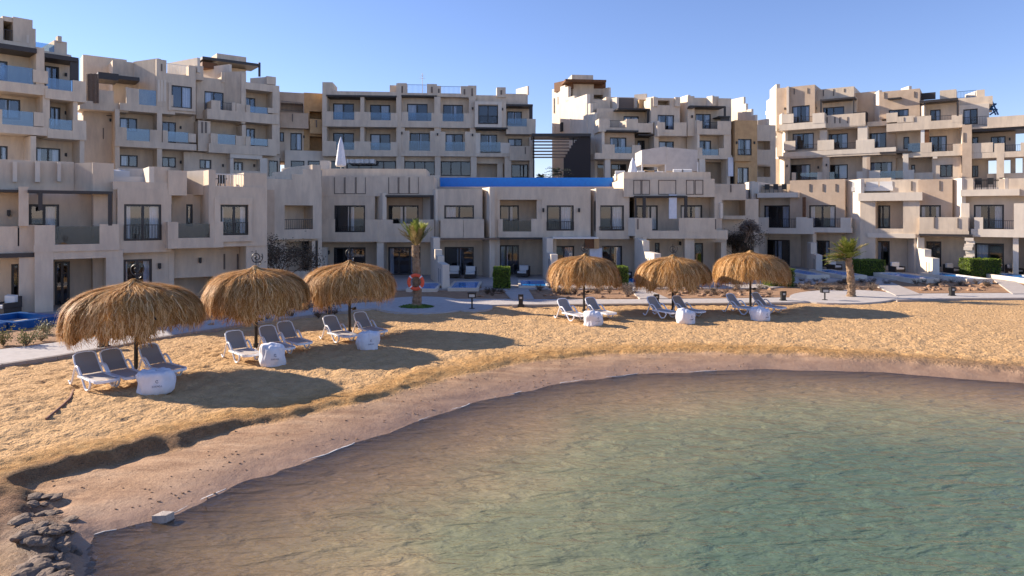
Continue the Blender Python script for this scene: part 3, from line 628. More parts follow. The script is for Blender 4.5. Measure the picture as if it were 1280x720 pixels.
B.mass(628,330,880,560,1.5,6,base=GB); B.W(668,359,783,480,1.5,2,'C'); B.mass(632,315,668,560,-.2,.8,base=GB); B.slant(832,1.4,886,-.4,330,560,.3,'stucco')
B.z=L4
B.mass(-80,90,165,330,.3,6,'tan'); B.W(5,203,125,304,.3,2,'both'); 
for x in (5,65,123): B.groove(x,108,x+6,142,.28)
B.bal(-.5,.3,(-20,304,195,326),[(-30,262,22,308),(148,260,192,308)],rail=[(22,264,148,306)],mat='light')
B.mass(-50,325,240,560,1.4,6,base=GB); B.W(28,362,98,480,1.4,2,'both')
B.finish()
B=Block('sunlit beige villa with square open loggia and white cushioned roof sofa',1050,56.5,1165,52.8,L4,name='beach_villa',cat='villa',group=GV)
B.slant(155,1.4,238,-.3,90,560,.3,'light'); B.b('cornice',228,148,512,182,-.55,3,'light'); B.mass(225,84,372,150,.9,4); B.mass(370,88,505,150,.3,4); B.groove(463,96,469,138,.28)
B.mass(236,180,302,560,-.3,1.7,base=GB); B.mass(430,180,500,348,-.3,1.7); B.mass(300,180,432,345,1.3,6); B.W(304,204,370,308,1.3,2,'none'); B.mass(300,310,432,347,-.28,1.6); B.b('cornice',270,332,482,349,-.4,-.29,'light'); B.lamp(170,218,1.05)
B.mass(275,347,460,560,1.4,6,base=GB); B.W(300,364,368,475,1.4,2,'L'); B.slant(448,1.2,478,-.2,347,560,.3,'light')
B.mass(498,88,648,338,.3,6,'tan'); B.W(503,203,598,262,.3,2,'both'); B.groove(590,94,596,138,.28)
B.bal(-.6,.3,(500,318,722,336),[(502,258,720,322)]); B.groove(566,254,571,306,-.62); B.groove(672,262,677,306,-.62)
B.b('canopy',500,335,738,342,-1,.3,'dark'); B.mass(500,338,712,560,1.4,6,base=GB); B.W(532,366,600,480,1.4,2,'none')
m=MB()
for i in range(12):
    u0,u1,z0,z1=B.rect(705,350+i*14,745,364+i*14,-1.2); k=.08*math.sin(i*1.7); m.box(u0+k,u1+k,-1.2+k,-.8+k,z0,z1)
m.build('stone_pier',M['light'],B.root)
u,z=B.loc(290,140,.5); m=MB(); m.box(u-1.5,u+1.5,.2,.8,z,z+.35)
for k in range(3): m.box(u-1.45+k*1,u-.55+k*1,.25,.4,z+.35,z+.75)
m.build('roof_sofa',M['cushion'],B.root)
B.finish()
B=Block('sunlit beige villa at the right edge with roof dining set, cropped by the frame',1165,52.8,1280,49.5,L4,name='beach_villa',cat='villa',group=GV)
B.slant(643,1,692,-.1,84,345,.3,'light'); B.mass(690,84,742,160,0,4); B.mass(862,84,1100,160,.02,4); B.slant(865,2,885,-.05,84,140,.2,'light'); B.railing((742,86,864,136),.3,None,'black','roof_railing'); B.b('cornice',688,133,950,160,-.25,3,'light'); B.mass(742,136,864,160,.05,4)
B.mass(690,160,1100,345,1,6,'light'); B.W(746,201,882,312,1,2,'both'); B.mass(690,195,725,345,-.2,1.2,'light'); 
B.bal(-.4,1,(735,312,1100,348),[(748,258,788,316),(928,195,1100,316)],rail=[(788,272,928,314)],mat='light')
B.mass(745,346,1100,560,1.5,6,base=GB); B.W(752,375,882,500,1.5,2,'L'); B.mass(925,348,945,560,-.1,1.4,'light',base=GB); B.mass(1000,348,1060,560,0,1.4,base=GB)
u,z=B.loc(800,136,1.8)
m=MB(); m.box(u-1.3,u+1.3,1.5,2.2,z+.7,z+.75)
for k in range(4):
    x=u-1.2+k*.75; m.box(x-.2,x+.2,1,1.4,z+.42,z+.47); m.box(x-.2,x+.2,.98,1.02,z+.47,z+.9)
    for dx in (-.18,.18): m.box(x+dx-.02,x+dx+.02,1,1.04,z,z+.45)
m.build('dining_set',M['black'],B.root)
B.finish()

# ================================================================ TERRAIN
rng=np.random.RandomState(3)
def vnoise(x,y,wl,seed):
    g=np.random.RandomState(seed).rand(256,256)
    u=x/wl; v=y/wl; i=np.floor(u).astype(int); j=np.floor(v).astype(int); fu=u-i; fv=v-j
    fu=fu*fu*(3-2*fu); fv=fv*fv*(3-2*fv)
    a=g[i%256,j%256]; b=g[(i+1)%256,j%256]; c=g[i%256,(j+1)%256]; d=g[(i+1)%256,(j+1)%256]
    return (a*(1-fu)+b*fu)*(1-fv)+(c*(1-fu)+d*fu)*fv
WZ=-.3
berm=[at(*p,z=-.05)[:2] for p in ((110,860),(85,740),(76,690),(66,655),(40,618),(34,600),(90,584),(150,571),(230,551),(300,531),(400,512),(480,498),(515,486),(560,470),(640,454),(740,444),(850,439),(1000,443),(1150,453),(1280,465))]+[(24,19.6),(45,17)]
wline=[at(*p,z=WZ)[:2] for p in ((100,900),(98,735),(104,692),(118,671),(160,660),(225,641),(300,606),(400,571),(500,534),(600,501),(700,479),(800,467),(950,461.5),(1100,465),(1280,479))]+[(24,19.6),(45,15.5)]
def pdist(X,Y,pl):
    best=np.full(X.shape,1e9)
    for (x0,y0),(x1,y1) in zip(pl[:-1],pl[1:]):
        dx,dy=x1-x0,y1-y0; L=dx*dx+dy*dy; t=np.clip(((X-x0)*dx+(Y-y0)*dy)/L,0,1)
        best=np.minimum(best,np.hypot(X-x0-t*dx,Y-y0-t*dy))
    return best
def inside(X,Y,pl):
    # landward: polygon closed behind
    P=list(pl)+[(400,10),(400,400),(-400,400),(-400,-60),(pl[0][0]-.4,-60)]
    ins=np.zeros(X.shape,bool); n=len(P)
    for i in range(n):
        x0,y0=P[i]; x1,y1=P[(i+1)%n]
        if y0==y1: continue
        c=((y0>Y)!=(y1>Y))&(X<(x1-x0)*(Y-y0)/(y1-y0)+x0); ins^=c
    return ins
def smooth(a,b,x):
    t=np.clip((x-a)/(b-a),0,1); return t*t*(3-2*t)
def terrain(X,Y):
    wob=.5*(vnoise(X,Y,1.1,5)-.5)+.25*(vnoise(X,Y,.4,6)-.5)
    db=pdist(X,Y,berm); sb=np.where(inside(X,Y,berm),db,-db)+wob*.9
    dw=pdist(X,Y,wline); sw=np.where(inside(X,Y,wline),dw,-dw)+.12*(vnoise(X,Y,.9,9)-.5)
    scarp=.03+.02*smooth(-1,-4,X)+.12*smooth(-4.6,-7.6,X)              # height of the little bank
    t=np.clip(sw/np.maximum(sw+np.maximum(-sb,0.0),.01),0,1)
    foot=-.02-scarp
    zw=WZ+(foot-WZ)*t**.9                               # wet slope
    zu=np.where(sw<0,WZ+sw*.10,zw)
    up=smooth(-.02,.22+.12*vnoise(X,Y,.6,8),sb)
    lip=.05*np.exp(-((sb-.5)/.4)**2)*smooth(-.2,.2,sb)*(.4+scarp*3)
    zd=np.where(sb>0,0,foot)
    # dry sand relief: trampled
    fp=(vnoise(X,Y*1.15,.22,11)); fp2=vnoise(X+.3*Y,Y,.17,12); big=vnoise(X,Y,3.5,13)
    amp=smooth(.2,1.8,sb)*smooth(40,33,Y)
    rel=(-.075*(1-.35*smooth(20,26,Y))*np.maximum(0,.6-fp)*1.6+.04*(fp2-.5)+.05*(big-.5)+.03*(vnoise(X,Y,.9,17)-.5))
    crumb=.12*(vnoise(X,Y,.3,14)-.5)+.12*(vnoise(X,Y,.7,15)-.5)+.05*(vnoise(X,Y,.14,19)-.5)
    band=np.exp(-((sb-.55)/.75)**2)
    z=np.where(sb>-.05,foot*(1-up)+0*up,np.minimum(zu,foot))
    z=np.where(sw<0,zu,z)
    z=z+rel*amp+crumb*band*(.5+scarp*1.2)+lip
    wetrel=(.012*(vnoise(X,Y,.3,21)-.5)+.018*(vnoise(X+Y*.6,Y*2.5-X*1.2,.8,22)-.5))*(1-up)*(sw>-1)
    z+=wetrel
    # left corner: lower rocky dirt bank
    cor=smooth(-6.3,-7.6,X)*smooth(12.2,11.3,Y); z=z-cor*.12*smooth(0,1,sb)+cor*.08*(vnoise(X,Y,.25,31)-.5)
    # flat under the path and villas
    return z,sb,sw
def tz(x,y):
    z,_,_=terrain(np.array([float(x)]),np.array([float(y)])); return float(z[0])
xs=np.concatenate([np.array([-900,-300,-120,-60]),np.arange(-40,-16,.5),np.arange(-16,20,.085),np.arange(20,50,.4),np.array([60,120,300,900])])
ys=np.concatenate([np.array([-300,-60,-20,-5,2,5]),np.arange(6.5,9,.25),np.arange(9,27,.075),np.arange(27,37,.16),np.arange(37,60,1.5),np.array([80,120,300,900,2500])])
XX,YY=np.meshgrid(xs,ys); ZZ,SB,SW=terrain(XX,YY)
far=(np.abs(XX)>60)|(YY>60); ZZ=np.where(far&(YY>10),-.05,ZZ)
ZZ=np.maximum(ZZ,-3.5)
ny,nx=XX.shape
me=bpy.data.meshes.new('beach_sand')
co=np.stack([XX,YY,ZZ],-1).reshape(-1,3)
idx=np.arange(nx*ny).reshape(ny,nx)
q=np.stack([idx[:-1,:-1],idx[:-1,1:],idx[1:,1:],idx[1:,:-1]],-1).reshape(-1,4)
me.vertices.add(len(co)); me.vertices.foreach_set('co',co.ravel())
me.loops.add(q.size); me.loops.foreach_set('vertex_index',q.ravel().astype(np.int32))
me.polygons.add(len(q)); me.polygons.foreach_set('loop_start',(np.arange(len(q))*4).astype(np.int32))
try: me.polygons.foreach_set('loop_total',np.full(len(q),4,np.int32))
except Exception: pass
me.update(calc_edges=True); me.validate()
me.polygons.foreach_set('use_smooth',[True]*len(me.polygons))
dry=smooth(-.25,.1,SB); cornr=smooth(-6.6,-7.4,XX)*smooth(12.0,11.2,YY); band=np.maximum(np.exp(-((SB-.5)/.95)**2),cornr)*dry; wl=smooth(1.9,.05,SW)*smooth(-1.8,-.2,SW)
at_=me.attributes.new('zones','FLOAT_COLOR','POINT')
at_.data.foreach_set('color',np.stack([dry,band,wl,np.ones_like(dry)],-1).reshape(-1).astype(np.float32))
dat=me.attributes.new('dirt_scarp_shade','FLOAT','POINT'); dat.data.foreach_set('value',(np.maximum(cornr,.75*np.exp(-((SB-.12)/.28)**2)*smooth(-3.5,-7,XX))).ravel().astype(np.float32))  # corner dirt, plus the left scarp's shadow painted in as dark brown
ground=bpy.data.objects.new('beach_sand',me); COL.objects.link(ground); tag(ground,kind='structure')
m,nt,b=newmat('beach_sand')
geo=nd(nt,'ShaderNodeNewGeometry'); atn=nd(nt,'ShaderNodeAttribute',attribute_name='zones'); sep=nd(nt,'ShaderNodeSeparateColor'); nt.links.new(atn.outputs['Color'],sep.inputs[0])
def nz(scale,det=6,rough=.6,st=(1,1,1)):
    mp=nd(nt,'ShaderNodeMapping'); mp.inputs['Scale'].default_value=st; nt.links.new(geo.outputs['Position'],mp.inputs[0])
    n=nd(nt,'ShaderNodeTexNoise',Scale=scale,Detail=float(det),Roughness=rough); nt.links.new(mp.outputs[0],n.inputs['Vector']); return n.outputs['Fac']
def mix(f,a,c,bl='MIX'):
    x=nd(nt,'ShaderNodeMix',data_type='RGBA',blend_type=bl)
    if isinstance(f,float): x.inputs[0].default_value=f
    else: nt.links.new(f,x.inputs[0])
    nt.links.new(a,x.inputs[6]); nt.links.new(c,x.inputs[7]); return x.outputs[2]
def rp(f,st):
    r=ramp(nt,st); nt.links.new(f,r.inputs[0]); return r.outputs[0]
dryc=rp(nz(2.2,8,.7),[(.3,(.52,.315,.14)),(.55,(.63,.395,.19)),(.75,(.72,.48,.255))])
sp=rp(nz(45,3,.6),[(.35,(.72,.68,.62)),(.5,(1,1,1))]); dryc=mix(1.0,dryc,sp,'MULTIPLY')
bandc=rp(nz(5,8,.75),[(.3,(.42,.20,.065)),(.5,(.60,.33,.115)),(.7,(.72,.46,.20))])
wetc=rp(nz(1.0,9,.72,(.8,3.2,1)),[(.32,(.34,.19,.10)),(.5,(.48,.295,.165)),(.68,(.63,.42,.25))])
grv=rp(nz(38,4,.7),[(.42,(.55,.5,.5)),(.56,(1,1,1))]); wetc=mix(.8,wetc,grv,'MULTIPLY')
edge=rp(nz(3,6,.6),[(.3,(.27,.165,.105)),(.7,(.37,.24,.155))])
c=mix(sep.outputs[1],dryc,bandc); an2=nd(nt,'ShaderNodeAttribute',attribute_name='dirt_scarp_shade')
c=mix(an2.outputs['Fac'],c,rp(nz(4,8,.7),[(.3,(.16,.085,.05)),(.5,(.27,.15,.085)),(.7,(.40,.23,.13))]))
c=mix(sep.outputs[0],wetc,c); c=mix(sep.outputs[2],c,edge)
nt.links.new(c,b.inputs['Base Color'])
rr=nd(nt,'ShaderNodeMapRange'); rr.inputs[3].default_value=.95; rr.inputs[4].default_value=.45; nt.links.new(sep.outputs[2],rr.inputs[0]); nt.links.new(rr.outputs[0],b.inputs['Roughness'])
b.inputs['Specular IOR Level'].default_value=.3
b1=nd(nt,'ShaderNodeBump',Strength=.9,Distance=.12); 
nn=nz(8.5,4,.6); nt.links.new(nn,b1.inputs['Height'])
b2=nd(nt,'ShaderNodeBump',Strength=.6,Distance=.012); nt.links.new(nz(30,5,.7),b2.inputs['Height']); nt.links.new(b1.outputs[0],b2.inputs['Normal'])
sc=nd(nt,'ShaderNodeMapRange'); sc.inputs[3].default_value=.18; sc.inputs[4].default_value=1; nt.links.new(sep.outputs[0],sc.inputs[0]); nt.links.new(sc.outputs[0],b1.inputs['Strength'])
b3=nd(nt,'ShaderNodeBump',Distance=.28); nt.links.new(nz(5,8,.68),b3.inputs['Height']); nt.links.new(sep.outputs[1],b3.inputs['Strength']); nt.links.new(b2.outputs[0],b3.inputs['Normal'])
nt.links.new(b3.outputs[0],b.inputs['Normal']); me.materials.append(m)

# ---- water
wx=np.concatenate([[-900,-200,-60,-30],np.arange(-16,30,.35),[35,60,200,900]]); wy=np.concatenate([[-900,-200,-50,-10,0],np.arange(4,26,.35)])
WX,WY=np.meshgrid(wx,wy); TZ,_,wsw=terrain(WX,WY); depth=np.clip(WZ-TZ,0,4)
me=bpy.data.meshes.new('sea_water'); ny,nx=WX.shape; co=np.stack([WX,WY,np.full_like(WX,WZ)],-1).reshape(-1,3)
idx=np.arange(nx*ny).reshape(ny,nx); q=np.stack([idx[:-1,:-1],idx[:-1,1:],idx[1:,1:],idx[1:,:-1]],-1).reshape(-1,4)
me.from_pydata(co.tolist(),[],q.tolist()); a_=me.attributes.new('depth','FLOAT','POINT'); a_.data.foreach_set('value',depth.ravel().astype(np.float32))
water=bpy.data.objects.new('sea_water',me); COL.objects.link(water); tag(water,kind='structure')
m,nt,b=newmat('sea_water'); nt.nodes.remove(b)
geo=nd(nt,'ShaderNodeNewGeometry'); atn=nd(nt,'ShaderNodeAttribute',attribute_name='depth')
cl=nz(.35,5,.6)
dm=nd(nt,'ShaderNodeMath',operation='MULTIPLY_ADD'); nt.links.new(cl,dm.inputs[0]); dm.inputs[1].default_value=.45; nt.links.new(atn.outputs['Fac'],dm.inputs[2])
col=rp(dm.outputs[0],[(.12,(.68,.44,.26)),(.40,(.50,.35,.195)),(.68,(.25,.245,.14)),(1,(.115,.165,.11))])
dif=nd(nt,'ShaderNodeBsdfDiffuse'); nt.links.new(col,dif.inputs[0])
tr=nd(nt,'ShaderNodeBsdfTransparent'); tr.inputs[0].default_value=(.95,.91,.85,1)
fr=nd(nt,'ShaderNodeMapRange'); fr.inputs[1].default_value=0; fr.inputs[2].default_value=.42; fr.inputs[3].default_value=.03; fr.inputs[4].default_value=.94; nt.links.new(atn.outputs['Fac'],fr.inputs[0])
m1=nd(nt,'ShaderNodeMixShader'); nt.links.new(fr.outputs[0],m1.inputs[0]); nt.links.new(tr.outputs[0],m1.inputs[1]); nt.links.new(dif.outputs[0],m1.inputs[2])
gl=nd(nt,'ShaderNodeBsdfGlossy'); gl.inputs['Roughness'].default_value=.12
# wind ripples: warped stretched noise
mp=nd(nt,'ShaderNodeMapping'); mp.inputs['Rotation'].default_value=(0,0,R(-18)); mp.inputs['Scale'].default_value=(.8,2.0,1); nt.links.new(geo.outputs['Position'],mp.inputs[0])
n1=nd(nt,'ShaderNodeTexNoise',Scale=1.6,Detail=4.0,Roughness=.5,Distortion=.5); nt.links.new(mp.outputs[0],n1.inputs['Vector'])
mp2=nd(nt,'ShaderNodeMapping'); mp2.inputs['Rotation'].default_value=(0,0,R(25)); mp2.inputs['Scale'].default_value=(1,2.2,1); nt.links.new(geo.outputs['Position'],mp2.inputs[0])
n2=nd(nt,'ShaderNodeTexNoise',Scale=4.0,Detail=3.0,Roughness=.5,Distortion=.5); nt.links.new(mp2.outputs[0],n2.inputs['Vector'])
ab=nd(nt,'ShaderNodeMath',operation='MULTIPLY_ADD'); nt.links.new(n2.outputs[0],ab.inputs[0]); ab.inputs[1].default_value=.22; nt.links.new(n1.outputs[0],ab.inputs[2])
bp=nd(nt,'ShaderNodeBump',Strength=1.0,Distance=.12); nt.links.new(ab.outputs[0],bp.inputs['Height'])
bq=nd(nt,'ShaderNodeBump',Strength=1.0,Distance=.11); nt.links.new(ab.outputs[0],bq.inputs['Height']); nt.links.new(bq.outputs[0],dif.inputs['Normal']); nt.links.new(bp.outputs[0],gl.inputs['Normal'])
fz=nd(nt,'ShaderNodeFresnel'); fz.inputs['IOR'].default_value=1.28; nt.links.new(bp.outputs[0],fz.inputs['Normal'])
m2=nd(nt,'ShaderNodeMixShader'); nt.links.new(fz.outputs[0],m2.inputs[0]); nt.links.new(m1.outputs[0],m2.inputs[1]); nt.links.new(gl.outputs[0],m2.inputs[2])
nt.links.new(m2.outputs[0],nt.nodes['Material Output'].inputs['Surface']); me.materials.append(m)
# thin foam line broken along the water's edge
mb=MB(); P=[Vector((x,y,0)) for x,y in wline[2:13]]
acc=0
for a,b_ in zip(P[:-1],P[1:]):
    L=(b_-a).length; d=(b_-a)/L; nrm=Vector((-d.y,d.x,0)); k=int(L/.12)
    for i in range(k):
        s0=a+d*(L*i/k); w=noise.noise(Vector((s0.x*.9,s0.y*.9,3)))
        if w<.0: continue
        off=.16*noise.noise(Vector((s0.x*2,s0.y*2,0)))+.02; s1=a+d*(L*(i+1)/k); off1=.16*noise.noise(Vector((s1.x*2,s1.y*2,0)))+.02
        ww=.006+.05*abs(noise.noise(s0*3)); 
        p0=s0+nrm*off; p1=s1+nrm*off1
        mb.prism([(p0.x,p0.y),(p1.x,p1.y),(p1.x+nrm.x*ww,p1.y+nrm.y*ww),(p0.x+nrm.x*ww,p0.y+nrm.y*ww)],WZ-.004,WZ+.012)
tag(mb.build('sea_foam',simple('foam',(.62,.58,.54),.7)),kind='structure')

# ---- upper terrace plateau, hills
def slab(name,pts,z0,z1,mat,kind='structure'):
    pts=[tuple(p[:2]) for p in pts]
    A=sum(a[0]*b[1]-b[0]*a[1] for a,b in zip(pts,pts[1:]+pts[:1]))
    if A<0: pts=pts[::-1]
    mb=MB(); mb.prism(pts,z0,z1); return tag(mb.build(name,M[mat]),kind=kind)
slab('upper_terrace',[(-200,39),(-27,38.6),(-20,43),(-15.5,51),(-13,54.5),(16,54.5),(19,58),(24.5,65.5),(33,60.5),(42,54),(60,46),(200,45),(200,220),(-200,220)],-1,6.88,'pave')
mb=MB()
hx=np.linspace(-900,1400,90); rows=[]
for r,(yy,s) in enumerate(((700,0),(760,.8),(850,1),(1000,0))):
    for x in hx: mb.v.append((float(x),yy+30*noise.noise(Vector((x*.01,r,0))),6+s*(26+22*noise.noise(Vector((x*.004,r*.3,1)))+5*noise.noise(Vector((x*.03,r,2))))))
for r in range(3):
    for i in range(89): mb.f.append((r*90+i,r*90+i+1,(r+1)*90+i+1,(r+1)*90+i)); mb.m.append(0)
tag(mb.build('hills',noisy('far_desert_hills',(.30,.24,.19),(.38,.31,.25),.02,.95),smooth=True),kind='structure')

# ---- path, plazas, patios, beds
def band_pts(top,bot,z): return [at(*p,z=z) for p in top]+[at(*p,z=z) for p in reversed(bot)]
slab('garden_path',band_pts([(-90,457),(0,436.5),(70,428),(130,419),(200,408.5),(260,400.5),(320,393),(400,383.5),(440,379),(500,375),(560,373.5),(640,373.5),(760,374),(900,373),(1000,371.5),(1060,368),(1130,367),(1200,366.5),(1280,366),(1420,366)],
     [(-90,480),(0,454.5),(70,444),(130,433.5),(200,420.5),(260,411.5),(320,402.5),(400,391.5),(440,387),(500,383.5),(560,382),(640,380.5),(760,379.5),(900,378.5),(1000,377.5),(1060,376),(1130,374),(1200,372.5),(1280,372),(1420,372)],.07),-.3,.07,'path')
def ellipse(px,py,rx,ry,n=30): return [at(px+rx*math.cos(2*math.pi*i/n),py+ry*math.sin(2*math.pi*i/n),z=.075) for i in range(n)]
slab('palm_circle_paving',ellipse(528,381,62,10.5),-.3,.075,'path'); slab('palm_circle_paving',ellipse(1055,370.5,68,8.5),-.3,.076,'path')
slab('lamp_circle_paving',ellipse(590,383.5,26,5),-.3,.079,'path')
# kerb on the sand side
def strip(name,pts,w,z0,z1,mat):
    mb=MB(); V=[at(*p,z=z1) for p in pts]
    for i in range(len(V)-1):
        a,b_=V[i],V[i+1]; d=(b_-a).normalized(); n=Vector((d.y,-d.x,0))*w
        mb.prism([(a.x+n.x,a.y+n.y),(b_.x+n.x,b_.y+n.y),(b_.x,b_.y),(a.x,a.y)],z0,z1)
    return tag(mb.build(name,M[mat]),kind='structure')
strip('path_kerb',[(-90,481),(0,455),(70,444.5),(130,434),(200,421),(260,412),(320,403),(400,392),(440,388)],.1,-.3,.085,'kerb')
strip('path_kerb',[(640,381),(760,380),(900,379),(990,378.5)],.1,-.3,.085,'kerb'); strip('path_kerb',[(1120,375),(1200,373),(1280,372.6),(1420,372.5)],.1,-.3,.085,'kerb')
slab('planting_bed',band_pts([(-90,410),(60,405),(180,392),(330,368),(400,362),(520,362),(640,361.5),(800,360),(960,360),(1060,350),(1280,349),(1420,349)],[(-90,456),(0,436),(130,418.5),(260,400),(400,383),(500,374.5),(640,373),(900,372.5),(1000,371),(1130,366.5),(1280,365.5),(1420,365.5)],.03),-.3,.03,'soil')
slab('patio_paving',[(-60,24),(-28,26.5)]+[at(*p,z=.1) for p in ((-20,412),(100,397),(200,385),(330,371),(420,362),(640,361.5),(800,360.5),(960,360),(1060,350),(1280,350),(1420,350))]+[(60,50),(60,60),(20,66),(-60,60)],-.3,.1,'pave')
for (a,b_,c_,d_) in (((640,361),(700,361),(672,373.5),(618,373.5)),((800,360),(822,360),(870,372.5),(838,372.5)),((1068,350),(1102,350),(1160,367),(1108,368)),((1240,349),(1268,349),(1330,366),(1282,366))):
    pass
slab('garden_walk',[at(*p,z=.105) for p in ((627,360.5),(660,360.5),(668,374),(640,374))],-.3,.105,'pave')
slab('garden_walk',[at(*p,z=.105) for p in ((785,360),(806,360),(836,373),(800,373))],-.3,.105,'pave')
slab('garden_walk',[at(*p,z=.105) for p in ((1072,346),(1098,346),(1152,368),(1120,369))],-.3,.105,'pave')
slab('garden_walk',[at(*p,z=.105) for p in ((1240,348),(1262,348),(1300,367),(1266,367))],-.3,.105,'pave')
# palm grass patch
def leafball(mb,c,r,n,s,flat=1,zmin=-9):
    for _ in range(n):
        p=Vector((random.gauss(0,1),random.gauss(0,1),random.gauss(0,1))).normalized()*r*random.random()**.35; p.z*=flat
        q=c+p
        if q.z<zmin: q.z=zmin+random.random()*.04
        a=Vector((random.gauss(0,1),random.gauss(0,1),random.gauss(0,1))).normalized(); b_=a.orthogonal().normalized(); k=s*random.uniform(.6,1.3)
        mb.quad(q-a*k-b_*k*.1,q-b_*k*.5,q+a*k,q+b_*k*.5)
def hedge_mesh(w,d,h,n):
    mb=MB()
    for _ in range(n):
        f=random.random(); A1=w*h;A2=d*h;A3=w*d; t=random.uniform(0,2*A1+2*A2+A3)
        x,y,z=random.uniform(-w/2,w/2),random.uniform(-d/2,d/2),random.uniform(0,h)
        if t<A1: y=-d/2
        elif t<2*A1: y=d/2
        elif t<2*A1+A2: x=-w/2
        elif t<2*A1+2*A2: x=w/2
        else: z=h
        q=Vector((x,y,z)); bump=.08*noise.noise(q*3.1)+.04*noise.noise(q*8); q+=Vector((x/w,y/d,(z-h/2)/h))*bump*2-Vector((x,y,0)).normalized()*random.uniform(0,.07)
        a=Vector((random.gauss(0,1),random.gauss(0,1),random.gauss(0,1))).normalized(); b_=a.orthogonal().normalized(); k=random.uniform(.03,.065)
        mb.quad(q-a*k,q-b_*k*.55,q+a*k,q+b_*k*.55)
    return mb

# ================================================================ POOLS, DIVIDERS, HEDGES
m,nt,b=newmat('pool_water'); b.inputs['Base Color'].default_value=(.006,.27,.72,1); b.inputs['Roughness'].default_value=.12; b.inputs['Specular IOR Level'].default_value=.25
geo=nd(nt,'ShaderNodeNewGeometry'); n=nd(nt,'ShaderNodeTexNoise',Scale=3.5,Detail=2.0); nt.links.new(geo.outputs['Position'],n.inputs['Vector']); bp=nd(nt,'ShaderNodeBump',Strength=.35,Distance=.03); nt.links.new(n.outputs[0],bp.inputs['Height']); nt.links.new(bp.outputs[0],b.inputs['Normal']); M['poolwater']=m
def pool(label,px0,px1,yn,yf,z=.2):
    if px0>980: z=.34; yn+=1.2
    c=at((px0+px1)/2,(yn+yf)/2,z); a=at(px0,yn,z); b_=at(px1,yn,z); f=at((px0+px1)/2,yf,z)
    w=(b_.x-a.x)/2; d=(f.y-a.y)/2; r=empty('plunge_pool',(c.x,c.y,0),0,label,'pool','plunge pools in front of the villas')
    mb=MB(); t=.16; 
    mb.box(-w-t,w+t,-d-t,-d,-.3,z+.03); mb.box(-w-t,w+t,d,d+t,-.3,z+.03); mb.box(-w-t,-w,-d,d,-.3,z+.03); mb.box(w,w+t,-d,d,-.3,z+.03); mb.build('coping',M['light'],r)
    mb=MB(); mb.box(-w-.001,w+.001,-d,d,-.28,z-.02); mb.build('pool_water_surface',M['poolwater'],r)
    return r
pool('blue plunge pool left of the white stepped wall, right of the lifebuoy palm',516,548,361,353.5)
pool('blue plunge pool right of the tall white stepped wall at the centre',566,598,360,352)
pool('blue plunge pool right of the dark green hedge at the centre',650,682,357.5,350)
pool('small blue plunge pool between the fourth and fifth parasols',779,796,353.5,347)
pool('blue plunge pool right of the rightmost parasol hedge',992,1015,342.5,337)
pool('blue plunge pool behind the second palm tree',1033,1058,343,337)
pool('blue plunge pool between the wide hedge and the right stepped wall',1117,1145,347,341)
pool('blue plunge pool right of the stepped wall near the right edge',1180,1206,347.5,341)
pool('blue plunge pool cut by the right edge of the frame',1258,1290,348,342)
# raised left pools, showing their blue curb
for (p0,p1,lab) in (((17,414),(84,403.5),'raised blue tiled pool in front of the nearest left villa'),((-60,424),(8,414),'raised blue tiled pool cut by the left edge of the frame')):
    a=at(p0[0],p0[1],0); b_=at(p1[0],p1[1],0); d=(b_-a).normalized(); L=(b_-a).length
    r=empty('plunge_pool',(a.x,a.y,0),math.atan2(d.y,d.x),lab,'pool','plunge pools in front of the villas')
    mb=MB(); mb.box(0,L,0,.3,-.2,.34); mb.box(0,L,2.6,2.9,-.2,.34); mb.box(0,.3,.3,2.6,-.2,.34); mb.box(L-.3,L,.3,2.6,-.2,.34); mb.build('pool_wall',M['tileshade'],r)
    mb=MB(); mb.box(.298,L-.298,.298,2.602,-.15,.05); mb.build('pool_water_surface',M['poolwater'],r)
# infinity pool
a=atD(550,55.5,0); b_=atD(766,55.5,0); zt=CAMZ+(HY-222)/F*55.5; zb=CAMZ+(HY-236)/F*55.5
r=empty('infinity_pool',(a.x,a.y,zb),0,'long bright blue infinity pool wall above the central villas','pool'); w=b_.x-a.x
mb=MB(); mb.box(0,w,0,.3,-.4,zt-zb); mb.box(0,.3,.3,6,-.4,zt-zb-.002); mb.box(w-.3,w,.3,6,-.4,zt-zb-.002); mb.box(0,w,6,6.3,-.4,zt-zb+.02); mb.build('pool_wall',M['tile'],r)
mb=MB(); mb.box(.299,w-.299,.299,6.001,-.3,zt-zb-.03); mb.build('pool_water_surface',M['poolwater'],r)
mb=MB(); mb.box(-1.2,w+1.0,-1,-.01,-.5,-.02); mb.build('ledge',M['light'],r)
# terrace walls either side of pool
def twall(px0,px1,y0,D,lab,ybot=300):
    a=atD(px0,D); b_=atD(px1,D); z=CAMZ+(HY-y0)/F*D; mb=MB(); mb.box(0,b_.x-a.x,0,.35,5.5-z,0)
    o=mb.build('terrace_wall',M['light'],None,loc=(a.x,a.y,z)); tag(o,lab,'wall')
twall(538,549,219,55.4,'short pale terrace wall at the left end of the blue infinity pool'); twall(767,779,220,55.4,'short pale terrace wall at the right end of the blue infinity pool')
